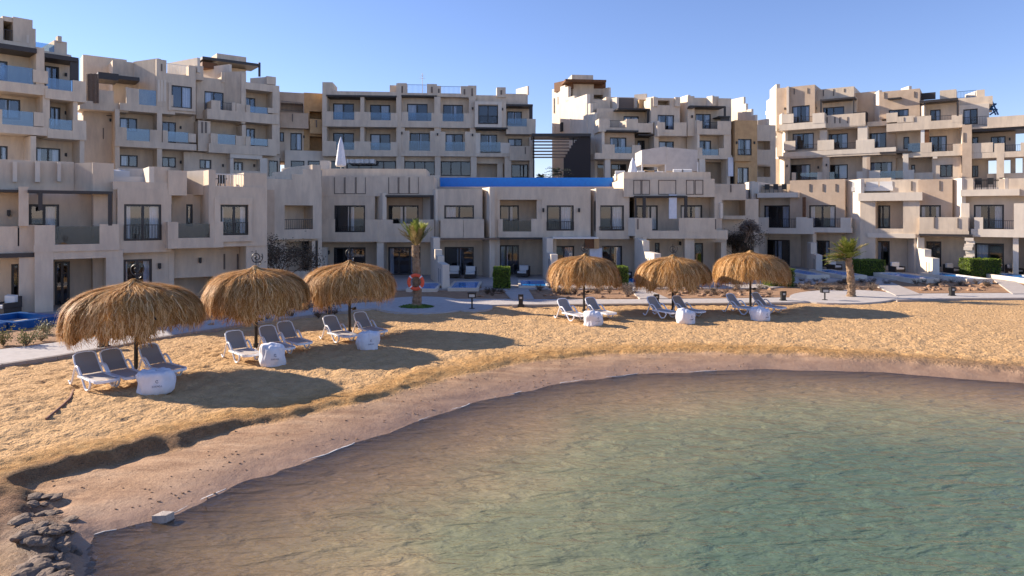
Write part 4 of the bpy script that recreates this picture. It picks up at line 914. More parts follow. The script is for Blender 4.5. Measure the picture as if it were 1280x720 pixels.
# stepped divider walls
def divider(label,far,near,tops,name='divider_wall'):
    a=atD(*far); b_=atD(*near); d=(b_-a); L=d.length; d.normalize(); r=empty(name,(a.x,a.y,0),math.atan2(d.y,d.x),label,'wall','white stepped walls between the villa patios')
    k=len(tops); mb=MB(); e=0; fr=[0,.28,.46,.62,1] if k==4 else [0]+[ (i+1)/k for i in range(k)]
    for i,t in enumerate(tops):
        s0,s1=fr[i]*L,fr[i+1]*L; D=a.y+(b_.y-a.y)*fr[i+1]; z=CAMZ-(t-HY)/F*D
        mb.box(s0,s1,-.22,.22,-.3,z)
    mb.build('wall',M['light'],r); 
    m2=MB(); 
    for q in (.72,.84): m2.box(L*q-.07,L*q+.07,-.235,-.2,.35,z-.35)
    m2.build('slot',M['groove'],r)
divider('white stepped wall just right of the lifebuoy palm, between two pools',(542,48.6),(557.5,41.8),(297,312,320,331))
divider('white stepped wall left of the fourth parasol, by the brown shade box',(682,49.3),(693,45.0),(298,318))
divider('white stepped wall left of the fifth parasol, showing a sunlit face',(797,48.9),(822,43.6),(299,301,315,317))
divider('white stepped wall right of the rightmost parasol, left of the second palm',(1012,58.3),(1024,52.8),(303,304,318,319))
divider('white stepped wall with three steps near the right edge of the frame',(1145,54.2),(1170,49.3),(297,311,312,323))
# hedges
def hedge(label,px,py,w,d,h,rz=0):
    c=at(px,py,.1); r=empty('hedge',(c.x,c.y+d/2,.08),rz,label,'hedge','clipped hedges between the patios')
    hedge_mesh(w,d,h,int(2600*(w*h*2+d*h*2+w*d)/6)).build('foliage',M['hedge'],r)
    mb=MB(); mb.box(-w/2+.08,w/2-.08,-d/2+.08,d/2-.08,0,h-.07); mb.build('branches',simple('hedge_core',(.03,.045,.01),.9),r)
hedge('clipped green hedge standing right of the central villa pier',627,361,1.0,1.8,1.25)
hedge('clipped green hedge partly hidden behind the fourth parasol',769,357,1.7,1.5,1.2)
hedge('clipped green hedge behind the rightmost parasol canopy',978,358,1.6,1.5,1.1)
hedge('clipped green hedge left of the path to the sunlit loggia villa',1091,345,1.9,1.3,1.2)
hedge('widest clipped green hedge, near the right edge of the frame',1232,347,2.3,1.3,1.35)

# ================================================================ PARASOLS
def prof(t):  # t 0..1 from tip to fringe : radius,height
    P=[(0,0.04,2.84),(.07,.17,2.77),(.18,.45,2.69),(.32,.88,2.62),(.45,1.27,2.51),(.57,1.60,2.31),(.68,1.80,2.02),(.8,1.87,1.66),(.92,1.88,1.30),(1,1.83,1.02)]
    for (t0,r0,z0),(t1,r1,z1) in zip(P[:-1],P[1:]):
        if t<=t1: k=(t-t0)/(t1-t0); return r0+(r1-r0)*k,z0+(z1-z0)*k
    return P[-1][1:]
def thatch(seed,wind):
    rs=random.Random(seed); mb=MB()
    def lump(a,t): return 1+.09*noise.noise(Vector((math.cos(a)*2.2,math.sin(a)*2.2,t*2+seed)))+.06*noise.noise(Vector((math.cos(a)*9,math.sin(a)*7,seed)))
    def end(a):  # fringe bottom differs round the rim
        return .885+.10*noise.noise(Vector((math.cos(a)*1.7,math.sin(a)*1.7,seed*3.1)))+.09*noise.noise(Vector((math.cos(a)*6,math.sin(a)*6,seed)))+wind*(.09 if math.cos(a-math.pi*1.05)>0 else .02)*abs(math.cos(a-math.pi*1.05))
    def pt(a,t,off):
        r,z=prof(min(t,1.0)); l=lump(a,t); e=max(0,t-.7)
        x=r*l*math.cos(a)*(1+off/max(r,.3)); y=r*l*math.sin(a)*(1+off/max(r,.3))
        x-=wind*.22*e*max(0,-math.cos(a))*1.6
        return Vector((x,y,z+off*.6+.05*(l-1)*8*min(1,t*2)))
    for s in range(8500):
        a=rs.uniform(0,2*math.pi); tmax=end(a); t0=(rs.random()**.6)*.86*tmax; L=rs.uniform(.16,.34); t1=min(t0+L,tmax+rs.gauss(0,.035))
        if t1-t0<.05: continue
        off0=rs.uniform(.0,.03); off1=rs.uniform(.01,.10)+(.09 if rs.random()<.06 else 0); da=rs.gauss(0,.10); w=rs.uniform(.008,.021)
        pr=None; k=4
        for i in range(k+1):
            f=i/k; t=t0+(t1-t0)*f; aa=a+da*f*f+.02*math.sin(f*5+s); p=pt(aa,t,off0+(off1-off0)*f)
            ww=w*(1-.75*f) ; tn=Vector((-math.sin(aa),math.cos(aa),rs.uniform(-.15,.15)))*ww
            if pr: 
                n=len(mb.v); mb.v+=[tuple(pr[0]),tuple(pr[1]),tuple(p+tn),tuple(p-tn)]
                mb.f.append((n,n+1,n+2,n+3)); mb.m.append(0)
            pr=(p-tn,p+tn)
    # one connected strand per island is needed for its own colour: weld below
    base=MB(); n=64; rows=[]
    for i in range(15):
        t=i/14
        row=[]
        for j in range(n):
            a=2*math.pi*j/n; p=pt(a,t*(end(a)-.05),-.05); row.append(len(base.v)); base.v.append(tuple(p))
        rows.append(row)
    for i in range(14):
        for j in range(n):
            base.f.append((rows[i][j],rows[i][(j+1)%n],rows[i+1][(j+1)%n],rows[i+1][j])); base.m.append(0)
    # tuft collar near the tip
    for s in range(700):
        a=rs.uniform(0,2*math.pi); r0=rs.uniform(0,.08); r1=rs.uniform(.35,.85); z1=2.60-.22*(r1-.3)+rs.uniform(0,.10); w=.012
        p0=Vector((r0*math.cos(a),r0*math.sin(a),2.84+rs.uniform(-.05,.05))); a2=a+rs.gauss(0,.12); p1=Vector((r1*.5*math.cos(a2),r1*.5*math.sin(a2),(2.84+z1)/2-.0)); p2=Vector((r1*math.cos(a2),r1*math.sin(a2),z1))
        tn=Vector((-math.sin(a),math.cos(a),0))*w
        mb.quad(p0-tn,p0+tn,p1+tn,p1-tn); mb.quad(p1-tn,p1+tn,p2+tn*.3,p2-tn*.3)
    return mb,base
def weld(me):
    import bmesh
    bm=bmesh.new(); bm.from_mesh(me); bmesh.ops.remove_doubles(bm,verts=bm.verts,dist=1e-6); bm.to_mesh(me); bm.free()
TH=[]
for s in (1,2,3):
    mb,base=thatch(s,[1.0,.5,.35][s-1]); me_=mb.mesh('thatch',M['thatch']); weld(me_); TH.append((me_,base.mesh('under_thatch',M['thatchbase'],True)))
def parasol(label,px,py,var,rz,sc=1.0,tilt=(0,0),finial_dark=True):
    p=at(px,py,0); z=tz(p.x,p.y); r=empty('thatched_parasol',(p.x,p.y,z-.02),rz,label,'parasol','thatched parasols on the beach')
    r.scale=(sc,sc,sc)
    mb=MB(); mb.tube([(0,0,-.3),(0,0,1.2),(0,0,2.85)],[.062,.055,.045],12); mb.tube([(0,0,0),(0,0,.14)],.095,12); mb.build('pole',M['black'],r,smooth=False)
    c=bpy.data.objects.new('thatch',TH[var][0]); COL.objects.link(c); c.parent=r; c.rotation_euler=(tilt[0],tilt[1],0); c.scale=(.93,.93,1)
    u=bpy.data.objects.new('under_thatch',TH[var][1]); COL.objects.link(u); u.parent=c
    mb=MB()
    for k in range(8):
        a=2*math.pi*k/8; mb.tube([(0,0,2.62),(1.0*math.cos(a),1.0*math.sin(a),2.3),(1.75*math.cos(a),1.75*math.sin(a),1.85)],.018,5)
        mb.tube([(0,0,1.75),(1.0*math.cos(a),1.0*math.sin(a),2.27)],.014,5)
    mb.build('ribs',M['black'],r)
    mb=MB(); mb.tube([(0,0,2.8),(0,0,3.42)],.014,6)   # wrought finial: rod with a curl
    sp=[(.015+.028*t*math.cos(t*1.0)*.62,0,3.17+.028*t*math.sin(t)*.62) for t in [i*.28 for i in range(48)]]
    mb.tube(sp,.017,6)
    sp=[(.06+.11*math.cos(t),0,2.97+.07*math.sin(t)) for t in [i*.3-1.5 for i in range(14)]]; mb.tube(sp,.015,6)
    o=mb.build('finial',M['black'],r); o.rotation_euler=(0,0,-rz)
    mb=MB(); mb.tube([(0,0,1.0),(.13,0,1.0)],.02,6); mb.tube([(.10,0,.97),(.26,0,1.0)],.055,10); s_=mb.build('spot_lamp',M['black'],r); s_.rotation_euler=(0,0,-rz)
    mb=MB(); mb.tube([(.262,0,1.0),(.266,0,1.0)],.045,10); q=mb.build('lens',M['lampglass'],s_)
    return r
parasol('largest and nearest thatched parasol, far left, over three loungers',170,468,0,0,.97,(0,R(-1.5)))
parasol('second thatched parasol from the left, over three loungers',320,434,1,R(30),.99,(R(1),R(-1)))
parasol('third thatched parasol from the left, beside the lifebuoy palm',437,416,2,R(80),1.0)
parasol('fourth thatched parasol, standing in front of the brown shade box',730,389,1,R(170),.97,(0,R(-1)))
parasol('fifth thatched parasol, second from the right, with a ragged hanging tuft',841,389,0,R(-20),.95,(R(1),0))
parasol('rightmost thatched parasol, in front of the dark bush',938,385.5,2,R(200),1.0)

# ================================================================ LOUNGERS
def lounger():
    r=empty('sun_lounger',(0,0,0),0,'x','sun lounger','sun loungers under the thatched parasols')
    for s in (-1,1):
        y=s*.335; mb=MB()
        path=[(.02,y*.98,.10),(.10,y*.98,.04),(.2,y,.05),(.34,y,.26),(.46,y,.50),(.56,y,.585),(.70,y,.57),(.86,y,.44),(1.02,y,.27),(1.16,y,.10),(1.26,y,.03),(1.40,y,.04),(1.50,y,.13),(1.56,y,.24),(1.48,y,.31),(1.3,y,.315),(1.05,y,.33),(.9,y,.35)]
        P=[]
        for i in range(len(path)-1):
            a,b_,c,d=[Vector(path[max(0,min(len(path)-1,i+k))]) for k in (-1,0,1,2)]
            for t in (0,.33,.66): P.append(.5*((2*b_)+(-a+c)*t+(2*a-5*b_+4*c-d)*t*t+(-a+3*b_-3*c+d)*t**3))
        P.append(Vector(path[-1])); mb.tube(P,.031,8); mb.build('side_frame',M['resin'],r,smooth=True)
    mb=MB(); mb.box(.62,1.78,-.335,-.27,.285,.345); mb.box(.62,1.78,.27,.335,.285,.345)
    n=10; pts=[(1.76,-.335),(1.86,-.30),(1.92,-.2),(1.94,0),(1.92,.2),(1.86,.30),(1.76,.335),(1.76,.26),(1.86,.12),(1.87,0),(1.86,-.12),(1.76,-.26)]; mb.prism(pts,.27,.34)
    mb.box(.60,.68,-.27,.27,.285,.335); mb.build('seat_frame',M['resin'],r)
    mb=MB()
    for i in range(8):
        x0=.64+i*(1.2/8); x1=x0+1.2/8; z=lambda x:.348-.02*math.sin((x-.64)/1.2*math.pi)
        mb.quad((x0,-.285,z(x0)),(x1,-.285,z(x1)),(x1,.285,z(x1)),(x0,.285,z(x0)))
    mb.build('seat_sling',M['slinglit'],r)
    def bp(t,y,o=0): # backrest curve
        x=.68-.50*t-.03*math.sin(t*math.pi)+o*.8; z=.36+.56*t-.03*math.sin(t*math.pi)+o*.6; return (x,y,z)
    mb=MB(); 
    out=[bp(0,-.30),bp(.3,-.305),(bp(.6,-.305)),bp(.88,-.29),bp(.98,-.2),bp(1.0,0),bp(.98,.2),bp(.88,.29),bp(.6,.305),bp(.3,.305),bp(0,.30)]
    mb.tube(out,.026,8); b0=mb.build('backrest_frame',M['resin'],r,smooth=True)
    mb=MB()
    for i in range(8):
        t0=i/8*.97; t1=(i+1)/8*.97; w=lambda t:.285 if t<.85 else .285-.10*((t-.85)/.12)**1.5
        mb.quad(bp(t0,-w(t0),.012),bp(t0,w(t0),.012),bp(t1,w(t1),.012),bp(t1,-w(t1),.012))
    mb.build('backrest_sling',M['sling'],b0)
    return r
first=lounger(); used=False
first.scale=(.93,.93,.93)
def place_lounger(px,py,deg,label):
    global used
    p=at(px,py,.0); a=R(deg); d=Vector((math.cos(a),math.sin(a),0))*.97; q=p-d
    if not used: o=first; used=True
    else: o=dup(first,(0,0,0),0)
    o.location=(q.x,q.y,tz(p.x,p.y)+.02); o.rotation_euler=(0,0,a); o['label']=label
L=[(120,485,-38,'leftmost grey and white sun lounger, nearest the left edge of the sand'),(154,479,-36,'second grey and white sun lounger from the left, close beside the leftmost one'),(203,472,-34,'sun lounger behind the white sack, right of the nearest parasol pole'),
(304,450,-46,'leftmost sun lounger under the second parasol, left of its pole'),(346,443,-46,'sun lounger directly behind the pole of the second parasol'),(368,437,-46,'rightmost sun lounger under the second parasol'),
(425,426,-46,'sun lounger left of the third parasol pole'),(463,421,-46,'sun lounger right of the third parasol pole, behind the white sack'),
(716,400.5,-57,'sun lounger left of the fourth parasol pole'),(751,398,-57,'sun lounger right of the fourth parasol pole'),
(829,397,-57,'shaded sun lounger left of the fifth parasol pole'),(861,395,-57,'sun lounger right of the fifth parasol pole, behind the peaked sack'),
(929,393,-57,'shaded sun lounger left of the rightmost parasol pole'),(961,391,-57,'sun lounger right of the rightmost parasol pole')]
for l in L: place_lounger(*l)
# sacks (white fabric bean bags)
def sack(label,px,py,seed,w,h,peak=0,spread=0):
    p=at(px,py,.0); r=empty('white_sack',(p.x,p.y,tz(p.x,p.y)+.0),0,label,'sack','white fabric sacks beside the parasols')
    w*=.9; h*=.93; mb=MB(); R0=w/2
    pr=[(.02,-.03),(R0*.86,-.03),(R0*.95,.05),(R0*1.0,h*.35),(R0*1.0,h*.66),(R0*.95,h*.86),(R0*.82,h*.97),(R0*.5,h*.985),(R0*.2,h*.99),(.02,h)]
    pr2=[]
    for (a,b_),(c,d) in zip(pr[:-1],pr[1:]): pr2+=[(a,b_),((a+c)/2,(b_+d)/2)]
    pr2.append(pr[-1])
    def fn(x,y,z,a,i):
        k=noise.noise(Vector((x*3,y*3,z*3+seed)))*.07+.04*noise.noise(Vector((x*8,y*8,z*5+seed)))+.012*math.sin(a*17+seed)*(z/h)**2
        t=max(0,z/h-.6)/.4; zz=z+peak*t*math.exp(-((x-spread)**2+y*y)/.11)+t*(.05*noise.noise(Vector((x*7,y*7,seed)))) 
        q=1+k/max(.1,math.hypot(x,y)) if math.hypot(x,y)>.1 else 1
        return x*q,y*q*.9,zz
    mb.lathe(pr2,64,fn=fn,cap=False); mb.build('fabric_cover',M['fabricwhite'],r,smooth=True)
    # printed emblem: a small curl over a short word line, on the camera side
    a0=R(-62)
    def on(u,z): 
        a=a0+u/R0; x,y,zz=fn(R0*.995*math.cos(a),R0*.995*math.sin(a),z,a,0); return Vector((x*1.012+.004*math.cos(a),y*1.012+.004*math.sin(a),zz))
    m2=MB(); cz=h*.50
    m2.tube([on(.045*math.cos(t)*(.35+.65*t/6),cz+.07+.05*math.sin(t)*(.35+.65*t/6)) for t in [i*.35 for i in range(17)]],.007,5)
    m2.build('emblem',M['grey_print'],r)
    m3=MB()
    x=-.11
    for k,ch in enumerate('CSAVOY'[:6]):
        zc=cz-.055
        if k%2==0: m3.tube([on(x+.015+.014*math.cos(t),zc+.02*math.sin(t)) for t in [j*.7+.7 for j in range(8)]],.0045,4)
        else: m3.tube([on(x,zc-.02),on(x+.014,zc+.02),on(x+.028,zc-.02)],.0045,4)
        x+=.037
    m3.build('print',M['grey_print'],r)
sack('wide round white sack in front of the nearest parasol pole',195,489,1,1.02,.60)
sack('upright white sack with gathered top by the second parasol',341,456,2,.84,.66,.08,-.15)
sack('rounded bluish white sack standing by the third parasol',460,435.5,3,.86,.60,.08,.05)
sack('bright white sack with folded top by the fourth parasol',741,405.5,4,.9,.56,.09,-.1)
sack('white sack rising to a peak on its left by the fifth parasol',857,403,5,.92,.52,.17,-.18)
sack('white sack with a central peak by the rightmost parasol',950,399.5,6,.96,.50,.15,-.1)
# ================================================================ SMALL STREET THINGS
def bollard(label,px,py,h=.5):
    p=at(px,py,.05); r=empty('bollard_light',(p.x,p.y,.03),0,label,'bollard light','low bollard lights along the path')
    mb=MB(); mb.box(-.16,.16,-.13,.13,-.1,.08); mb.box(-.11,.11,-.1,.1,.08,h*.55); mb.build('base',M['black'],r)
    mb=MB(); mb.prism([(-.13,-.12),(.13,-.12),(.13,.12),(-.13,.12)],h*.55,h,[h,h,h*.9,h*.9]); hd=mb.build('head',M['black'],r)
    mb=MB(); mb.box(-.06,.06,-.128,-.12,h*.62,h*.8); mb.build('lens',M['lampglass'],hd)
for a in ((130,434,'black bollard light left of the nearest parasol pole',.5),(375,388,'black bollard light between the second and third parasols',.6),(651,382,'black bollard light on the path near the image centre',.6),(820.5,379,'black bollard light left of the fifth parasol pole',.5),(979,376,'greenish black bollard light right of the rightmost parasol',.55),(1190,370,'black bollard light on the path near the right edge',.55)): bollard(a[2],a[0],a[1],a[3])
def pathlight(label,px,py,h,w):
    p=at(px,py,.07); r=empty('path_lamp',(p.x,p.y,.06),0,label,'path lamp','post lamps by the paving circles')
    mb=MB(); mb.tube([(0,0,-.1),(0,0,h)],.04,8); mb.tube([(0,0,0),(0,0,.04)],.14,12); mb.build('post',M['black'],r)
    mb=MB(); mb.box(-w,w,-.12,.12,h,h+.22); mb.box(-w-.03,w+.03,-.15,.15,h+.22,h+.27); hd=mb.build('head',M['black'],r); mb=MB(); mb.box(-w*.7,w*.7,-.126,-.12,h+.04,h+.17); mb.build('lens',M['lampglass'],hd)
pathlight('black post lamp on the small paving circle right of the lifebuoy palm',590,386,.55,.19); pathlight('black post lamp with wide head left of the second palm',1031,375,.4,.2)
# dark crossbar light on rightmost parasol
# palms
def palm(label,px,py,trunk,crown,nf,lean,r0,gust,droop):
    p=at(px,py,.05); r=empty('palm_tree',(p.x,p.y,.02),0,label,'palm tree','young palm trees by the path')
    mb=MB(); pts=[];rad=[]
    for i in range(26):
        t=i/25; pts.append((lean*t*t+.03*math.sin(t*5),.0,t*trunk)); rad.append(r0*(1.25-.35*t if t>.06 else 1.5)*(1+.10*(i%2)))
    mb.tube(pts,rad,12)
    for i in range(170):  # old leaf bases
        t=random.random(); a=random.uniform(0,6.28); rr=r0*(1.2-.35*t); c=Vector((lean*t*t+rr*math.cos(a),rr*math.sin(a),t*trunk)); o=Vector((math.cos(a),math.sin(a),0)); tn=Vector((-math.sin(a),math.cos(a),0))
        mb.tri(c-tn*.06,c+tn*.06,c+o*.07+Vector((0,0,.12)))
    mb.build('trunk',M['bark'],r)
    top=Vector((lean,0,trunk-.05))
    for dry in (0,1):
        mb=MB()
        for k in range(nf if not dry else nf//3):
            a=random.uniform(0,6.28); up=random.uniform(.75,1.4) if not dry else random.uniform(.5,1.3); L=crown*random.uniform(.75,1.1)
            if gust and random.random()<.5: a=math.pi+random.gauss(0,.6); up=random.uniform(.0,.7)
            d=Vector((math.cos(a)*math.cos(up),math.sin(a)*math.cos(up),math.sin(up))); base=top+Vector((0,0,random.uniform(-.15,.2)))
            n=9; pts=[]
            for i in range(n+1):
                t=i/n; q=base+d*L*t+Vector((0,0,-droop*L*t*t)); pts.append(q)
            mb.tube(pts,[.016*(1-.8*i/n) for i in range(n+1)],4,False)
            side=d.cross(Vector((0,0,1))).normalized()
            for i in range(2,n+1):
                for sgn in (-1,1):
                    for sub in (0,.5):
                        q=pts[i]+(pts[i-1]-pts[i])*sub; tt=(pts[i]-pts[i-1]).normalized(); ll=.34*crown*(1.1-.7*i/n); dd=(side*sgn*.75+tt*1.0+Vector((0,0,random.uniform(-.25,.25)))).normalized(); e=q+dd*ll; w=tt*.034
                        mb.quad(q-w,q+w,e+w*.3,e-w*.3)
        mb.build('crown' if not dry else 'dry_fronds',M['palmleaf' if not dry else 'palmdry'],r)
    return r
palm('palm tree with a red lifebuoy on its trunk, near the image centre left',521,384,3.1,1.15,46,-.05,.18,False,.02)
palm('small palm tree with wind-blown crown at the right',1064,371,2.2,1.3,40,-.14,.17,True,.2)
p=at(521,384,.05); mb=MB(); n=40; k=12
for i in range(n):
    for j in range(k):
        a=2*math.pi*i/n; b_=2*math.pi*j/k; rr=.34+.085*math.cos(b_); mb.v.append((rr*math.cos(a),.06*math.sin(b_),rr*math.sin(a)))
for i in range(n):
    for j in range(k):
        a,b_=i,(i+1)%n; mb.f.append((a*k+j,b_*k+j,b_*k+(j+1)%k,a*k+(j+1)%k)); mb.m.append(0)
r=empty('lifebuoy',(p.x,p.y-.36,1.33),0,'red orange ring lifebuoy hung on the palm trunk','lifebuoy'); mb.build('ring',M['lifering'],r,smooth=True)
mb=MB()
for q in range(4):
    a=q*math.pi/2+.78
    mb.tube([(.34*math.cos(a+d),0,.34*math.sin(a+d)) for d in (-.09,0,.09)],.089,12)
mb.build('reflective_bands',M['fabricwhite'],r)
mb=MB(); leafball(mb,Vector((0,0,0)),.75,1500,.05,.18,0); o=mb.build('lawn_grass',M['grass'],None,loc=(p.x,p.y-.1,.07)); o.scale=(1.15,.8,1); tag(o,'patch of green grass round the foot of the lifebuoy palm','grass',kind='stuff')
# dry trees
def drytree(label,px,D,z,w,h,trunkh,nb,leafn,mat,name='dry_tree'):
    c=atD(px,D,z); r=empty(name,(c.x,c.y,z),0,label,'tree'); mb=MB(); lf=MB()
    def grow(p,d,L,rad,lev):
        q=p+d*L; mb.tube([p,p+d*L*.5+Vector((random.gauss(0,1),random.gauss(0,1),0))*L*.05,q],[rad,rad*.8,rad*.55],5,False)
        if lev==0:
            for _ in range(leafn):
                c=q+Vector((random.gauss(0,1),random.gauss(0,1),random.gauss(0,1)))*L*.5; a=Vector((random.gauss(0,1),random.gauss(0,1),random.gauss(0,1))).normalized(); b_=a.orthogonal().normalized(); k=.07
                lf.quad(c-a*k,c-b_*k*.4,c+a*k,c+b_*k*.4)
            return
        for _ in range(3 if lev<3 else 4):
            nd_=(d+Vector((random.gauss(0,.6)*w,random.gauss(0,.6),random.gauss(.05,.35)))).normalized(); grow(q,nd_,L*random.uniform(.6,.85),rad*.6,lev-1)
    for _ in range(nb): grow(Vector((random.uniform(-.15,.15),0,0)),Vector((random.gauss(0,.35)*w,random.gauss(0,.3),1)).normalized(),trunkh,.05,3)
    mb.build('trunk',M['twig'],r); lf.build('crown',M[mat],r)
drytree('sparse dry brown tree before the recessed link villa on the left',347,40,0.0,1.3,3,1.2,4,26,'dryleaf')
drytree('dense dark brown bush in the gap behind the rightmost parasol',925,53,0.2,.6,3,1.15,5,70,'dryleaf','dark_bush')
drytree('sparse thorny bush on the terrace parapet left of the sunlit right villa',932,50,2.6,.8,2,.55,3,26,'drybush','dark_bush')
# dark palms by the pergola
for px,D,s,lab in ((697,63,1.0,'dark palm in front of the slatted pergola beyond the pool'),(676,64,.7,'smaller dark palm left of the pergola beyond the pool')):
    c=atD(px,D,6.9); r=empty('terrace_palm',(c.x,c.y,6.9),0,lab,'palm tree','dark palms on the terrace'); mb=MB(); mb.tube([(0,0,0),(.05,0,1.5*s)],.12,7); mb.build('trunk',M['bark'],r); mb=MB()
    for k in range(34):
        a=random.uniform(0,6.28); up=random.uniform(-.2,1.1); d=Vector((math.cos(a)*math.cos(up),math.sin(a)*math.cos(up),math.sin(up))); pr=None; L_=1.7*s
        side=d.cross(Vector((0,0,1))).normalized()
        for i in range(7):
            t=i/6; q=Vector((0,0,1.5*s))+d*L_*t+Vector((0,0,-.9*t*t*s))
            for sg in (-1,1): mb.tri(q,q+d*.1,q+side*sg*.3*(1.1-t)+d*.2-Vector((0,0,.1)))
    mb.build('crown',M['darkleaf'],r)
# slatted pergola (terrace)
a=atD(668,71); b_=atD(738,71); r=empty('slatted_pergola',(a.x,a.y,6.9),0,'dark slatted pergola with curved black screen between two hotel blocks','pergola'); w=b_.x-a.x
Zp=lambda y:CAMZ+(HY-y)/F*71-6.9
mb=MB(); mb.box(-.3,w,-.5,3,Zp(171),Zp(167.5)); mb.build('roof',M['dark'],r)
mb=MB()
for y in (173,177,181,185,189,193,196.5): mb.box(-.2,w*.62,0,.06,Zp(y)-.09,Zp(y)+.06)
mb.build('slats',M['slat'],r)
mb=MB(); pts=[]
n=12
for i in range(n):
    t0,t1=i/n,(i+1)/n
    x=lambda t:w*(.52+.40*t); yt=lambda t:200-30*math.sin(min(1,t*1.1)*math.pi/2)
    mb.box(x(t0),x(t1),-.2,-.1,0,Zp((yt(t0)+yt(t1))/2))
mb.box(w*.92,w,-.2,-.1,0,Zp(170)); mb.build('curved_screen',M['screen'],r)
mb=MB(); mb.box(-.15,0,0,.15,0,Zp(170)); mb.box(w*.7,w*.7+.12,1,1.12,0,Zp(170)); mb.build('post',M['dark'],r)
# closed parasols on terrace
def closedpar(label,px,ytop,ybot,D):
    zt=CAMZ+(HY-ytop)/F*D; zb=CAMZ+(HY-ybot)/F*D; c=atD(px,D); H=zt-zb; r=empty('closed_parasol',(c.x,c.y,zb),0,label,'parasol','closed white parasols on the terrace')
    mb=MB(); mb.tube([(0,0,-1),(0,0,H)],.03,6); mb.build('pole',M['white_metal'],r)
    mb=MB(); mb.lathe([(.3,H*.05),(.36,H*.12),(.27,H*.4),(.17,H*.75),(.03,H*.98)],24,fn=lambda x,y,z,a,i:(x*(1+.2*math.cos(a*6)),y*(1+.2*math.cos(a*6)),z)); mb.build('folded_canopy',M['fabricwhite'],r,smooth=True)
closedpar('tall closed white parasol on the terrace before the central hotel block',426,171,210,53.2); closedpar('small closed white parasol on the terrace right of the infinity pool',791,197,220,56); 
# white tent
a=atD(802,60); b_=atD(873,60); w=b_.x-a.x; zt=CAMZ+(HY-183)/F*60; zb=CAMZ+(HY-222)/F*60; r=empty('white_tent',(a.x,a.y,zb),0,'square white canvas tent on the terrace behind the planter villa','tent'); H=zt-zb
mb=MB(); mb.prism([(0,-.1),(w*.42,-.1),(w*.42,3.2),(0,3.2)],H*.42,H*.86,[H*.88,H*1.0,H*1.0,H*.88]); mb.prism([(w*.42,0),(w,.3),(w,3.4),(w*.42,3.2)],H*.22,H*.9,[H*.98,H*.9,H*.9,H*.96]); mb.build('canopy',M['canvas'],r)
mb=MB(); 
for x in (.05,w*.42,w-.05): mb.box(x-.05,x+.05,0,.1,-1,H*.5); mb.box(x-.05,x+.05,3,3.1,-1,H*.5)
mb.build('post',M['white_metal'],r)
mb=MB(); mb.box(w*.44,w*.98,2.9,2.95,-.5,H*.5); mb.build('back_curtain',M['canvas'],r)
# terrace lounge chairs (white) seen above the planter parapet
def tchair(label,px,D,ytop,ybot,mat='cushion'):
    c=atD(px,D); zb=CAMZ+(HY-ybot)/F*D; h=(ybot-ytop)/F*D; r=empty('terrace_armchair',(c.x,c.y,zb-.35),0,label,'armchair','white armchairs on the terrace'); h+=.35
    mb=MB(); mb.box(-.4,.4,-.35,.4,h*.25,h*.5); mb.build('seat',M[mat],r); mb=MB(); mb.prism([(-.4,.3),(.4,.3),(.4,.45),(-.4,.45)],h*.3,h,[h*.94,h*.94,h,h]); mb.build('backrest',M[mat],r)
    
    for q in (-.47,.4): mb=MB(); mb.box(q,q+.07,-.35,.4,.05,h*.66); mb.build('armrest',M['white_metal'],r)
for px,y,lab,mt in ((776,213,'white armchair nearest the right end of the infinity pool','cushion'),(804,213,'white armchair left of the orange cushioned one','cushion'),(813,212,'orange cushioned armchair on the terrace parapet','orange'),(824,214,'white armchair right of the orange cushioned one','cushion'),(849,211,'white armchair in front of the tent right half','cushion'),(860,211,'rightmost white armchair in front of the tent','cushion')): tchair(lab,px,55,y,221,mt)
# left roof sofa and dining
c=atD(163,36); r=empty('roof_sofa',(c.x,c.y,CAMZ+(HY-228)/F*36),R(30),'white cushioned sofa on the roof terrace of the left villa','sofa'); mb=MB(); mb.box(-.8,.8,-.3,.3,-.3,.3); mb.build('seat',M['cushion'],r); mb=MB(); mb.prism([(-.8,.2),(.8,.2),(.8,.4),(-.8,.4)],.25,.66,[.6,.6,.68,.68]); mb.build('backrest',M['cushion'],r)
def dining(label,px,D,yb,n,rz):
    c=atD(px,D); r=empty('dining_set',(c.x,c.y,CAMZ+(HY-yb)/F*D-.3),rz,label,'dining set','dark dining sets on the villa roofs')
    mb=MB(); mb.box(-.35*n,.35*n,-.3,.3,.7,.74); mb.box(-.04,.04,-.04,.04,0,.7); mb.build('table',M['black'],r)
    for k in range(n):
        x=-.35*n+.35+k*.7; mb=MB(); mb.box(x-.2,x+.2,-.8,-.4,.43,.46); mb.box(x-.2,x+.2,-.82,-.79,.46,.9)
        for q in (-.19,.17): mb.box(x+q,x+q+.025,-.8,-.775,0,.43); mb.box(x+q,x+q+.025,-.43,-.405,0,.43)
        mb.build('chair',M['black'],r)
dining('dark dining table and chairs on the roof behind the white railing at left',275,38,233,1,R(30)); dining('dark dining table with chairs on the roof of the sunlit villa behind the parasols',970,60.5,239,3,R(-23))
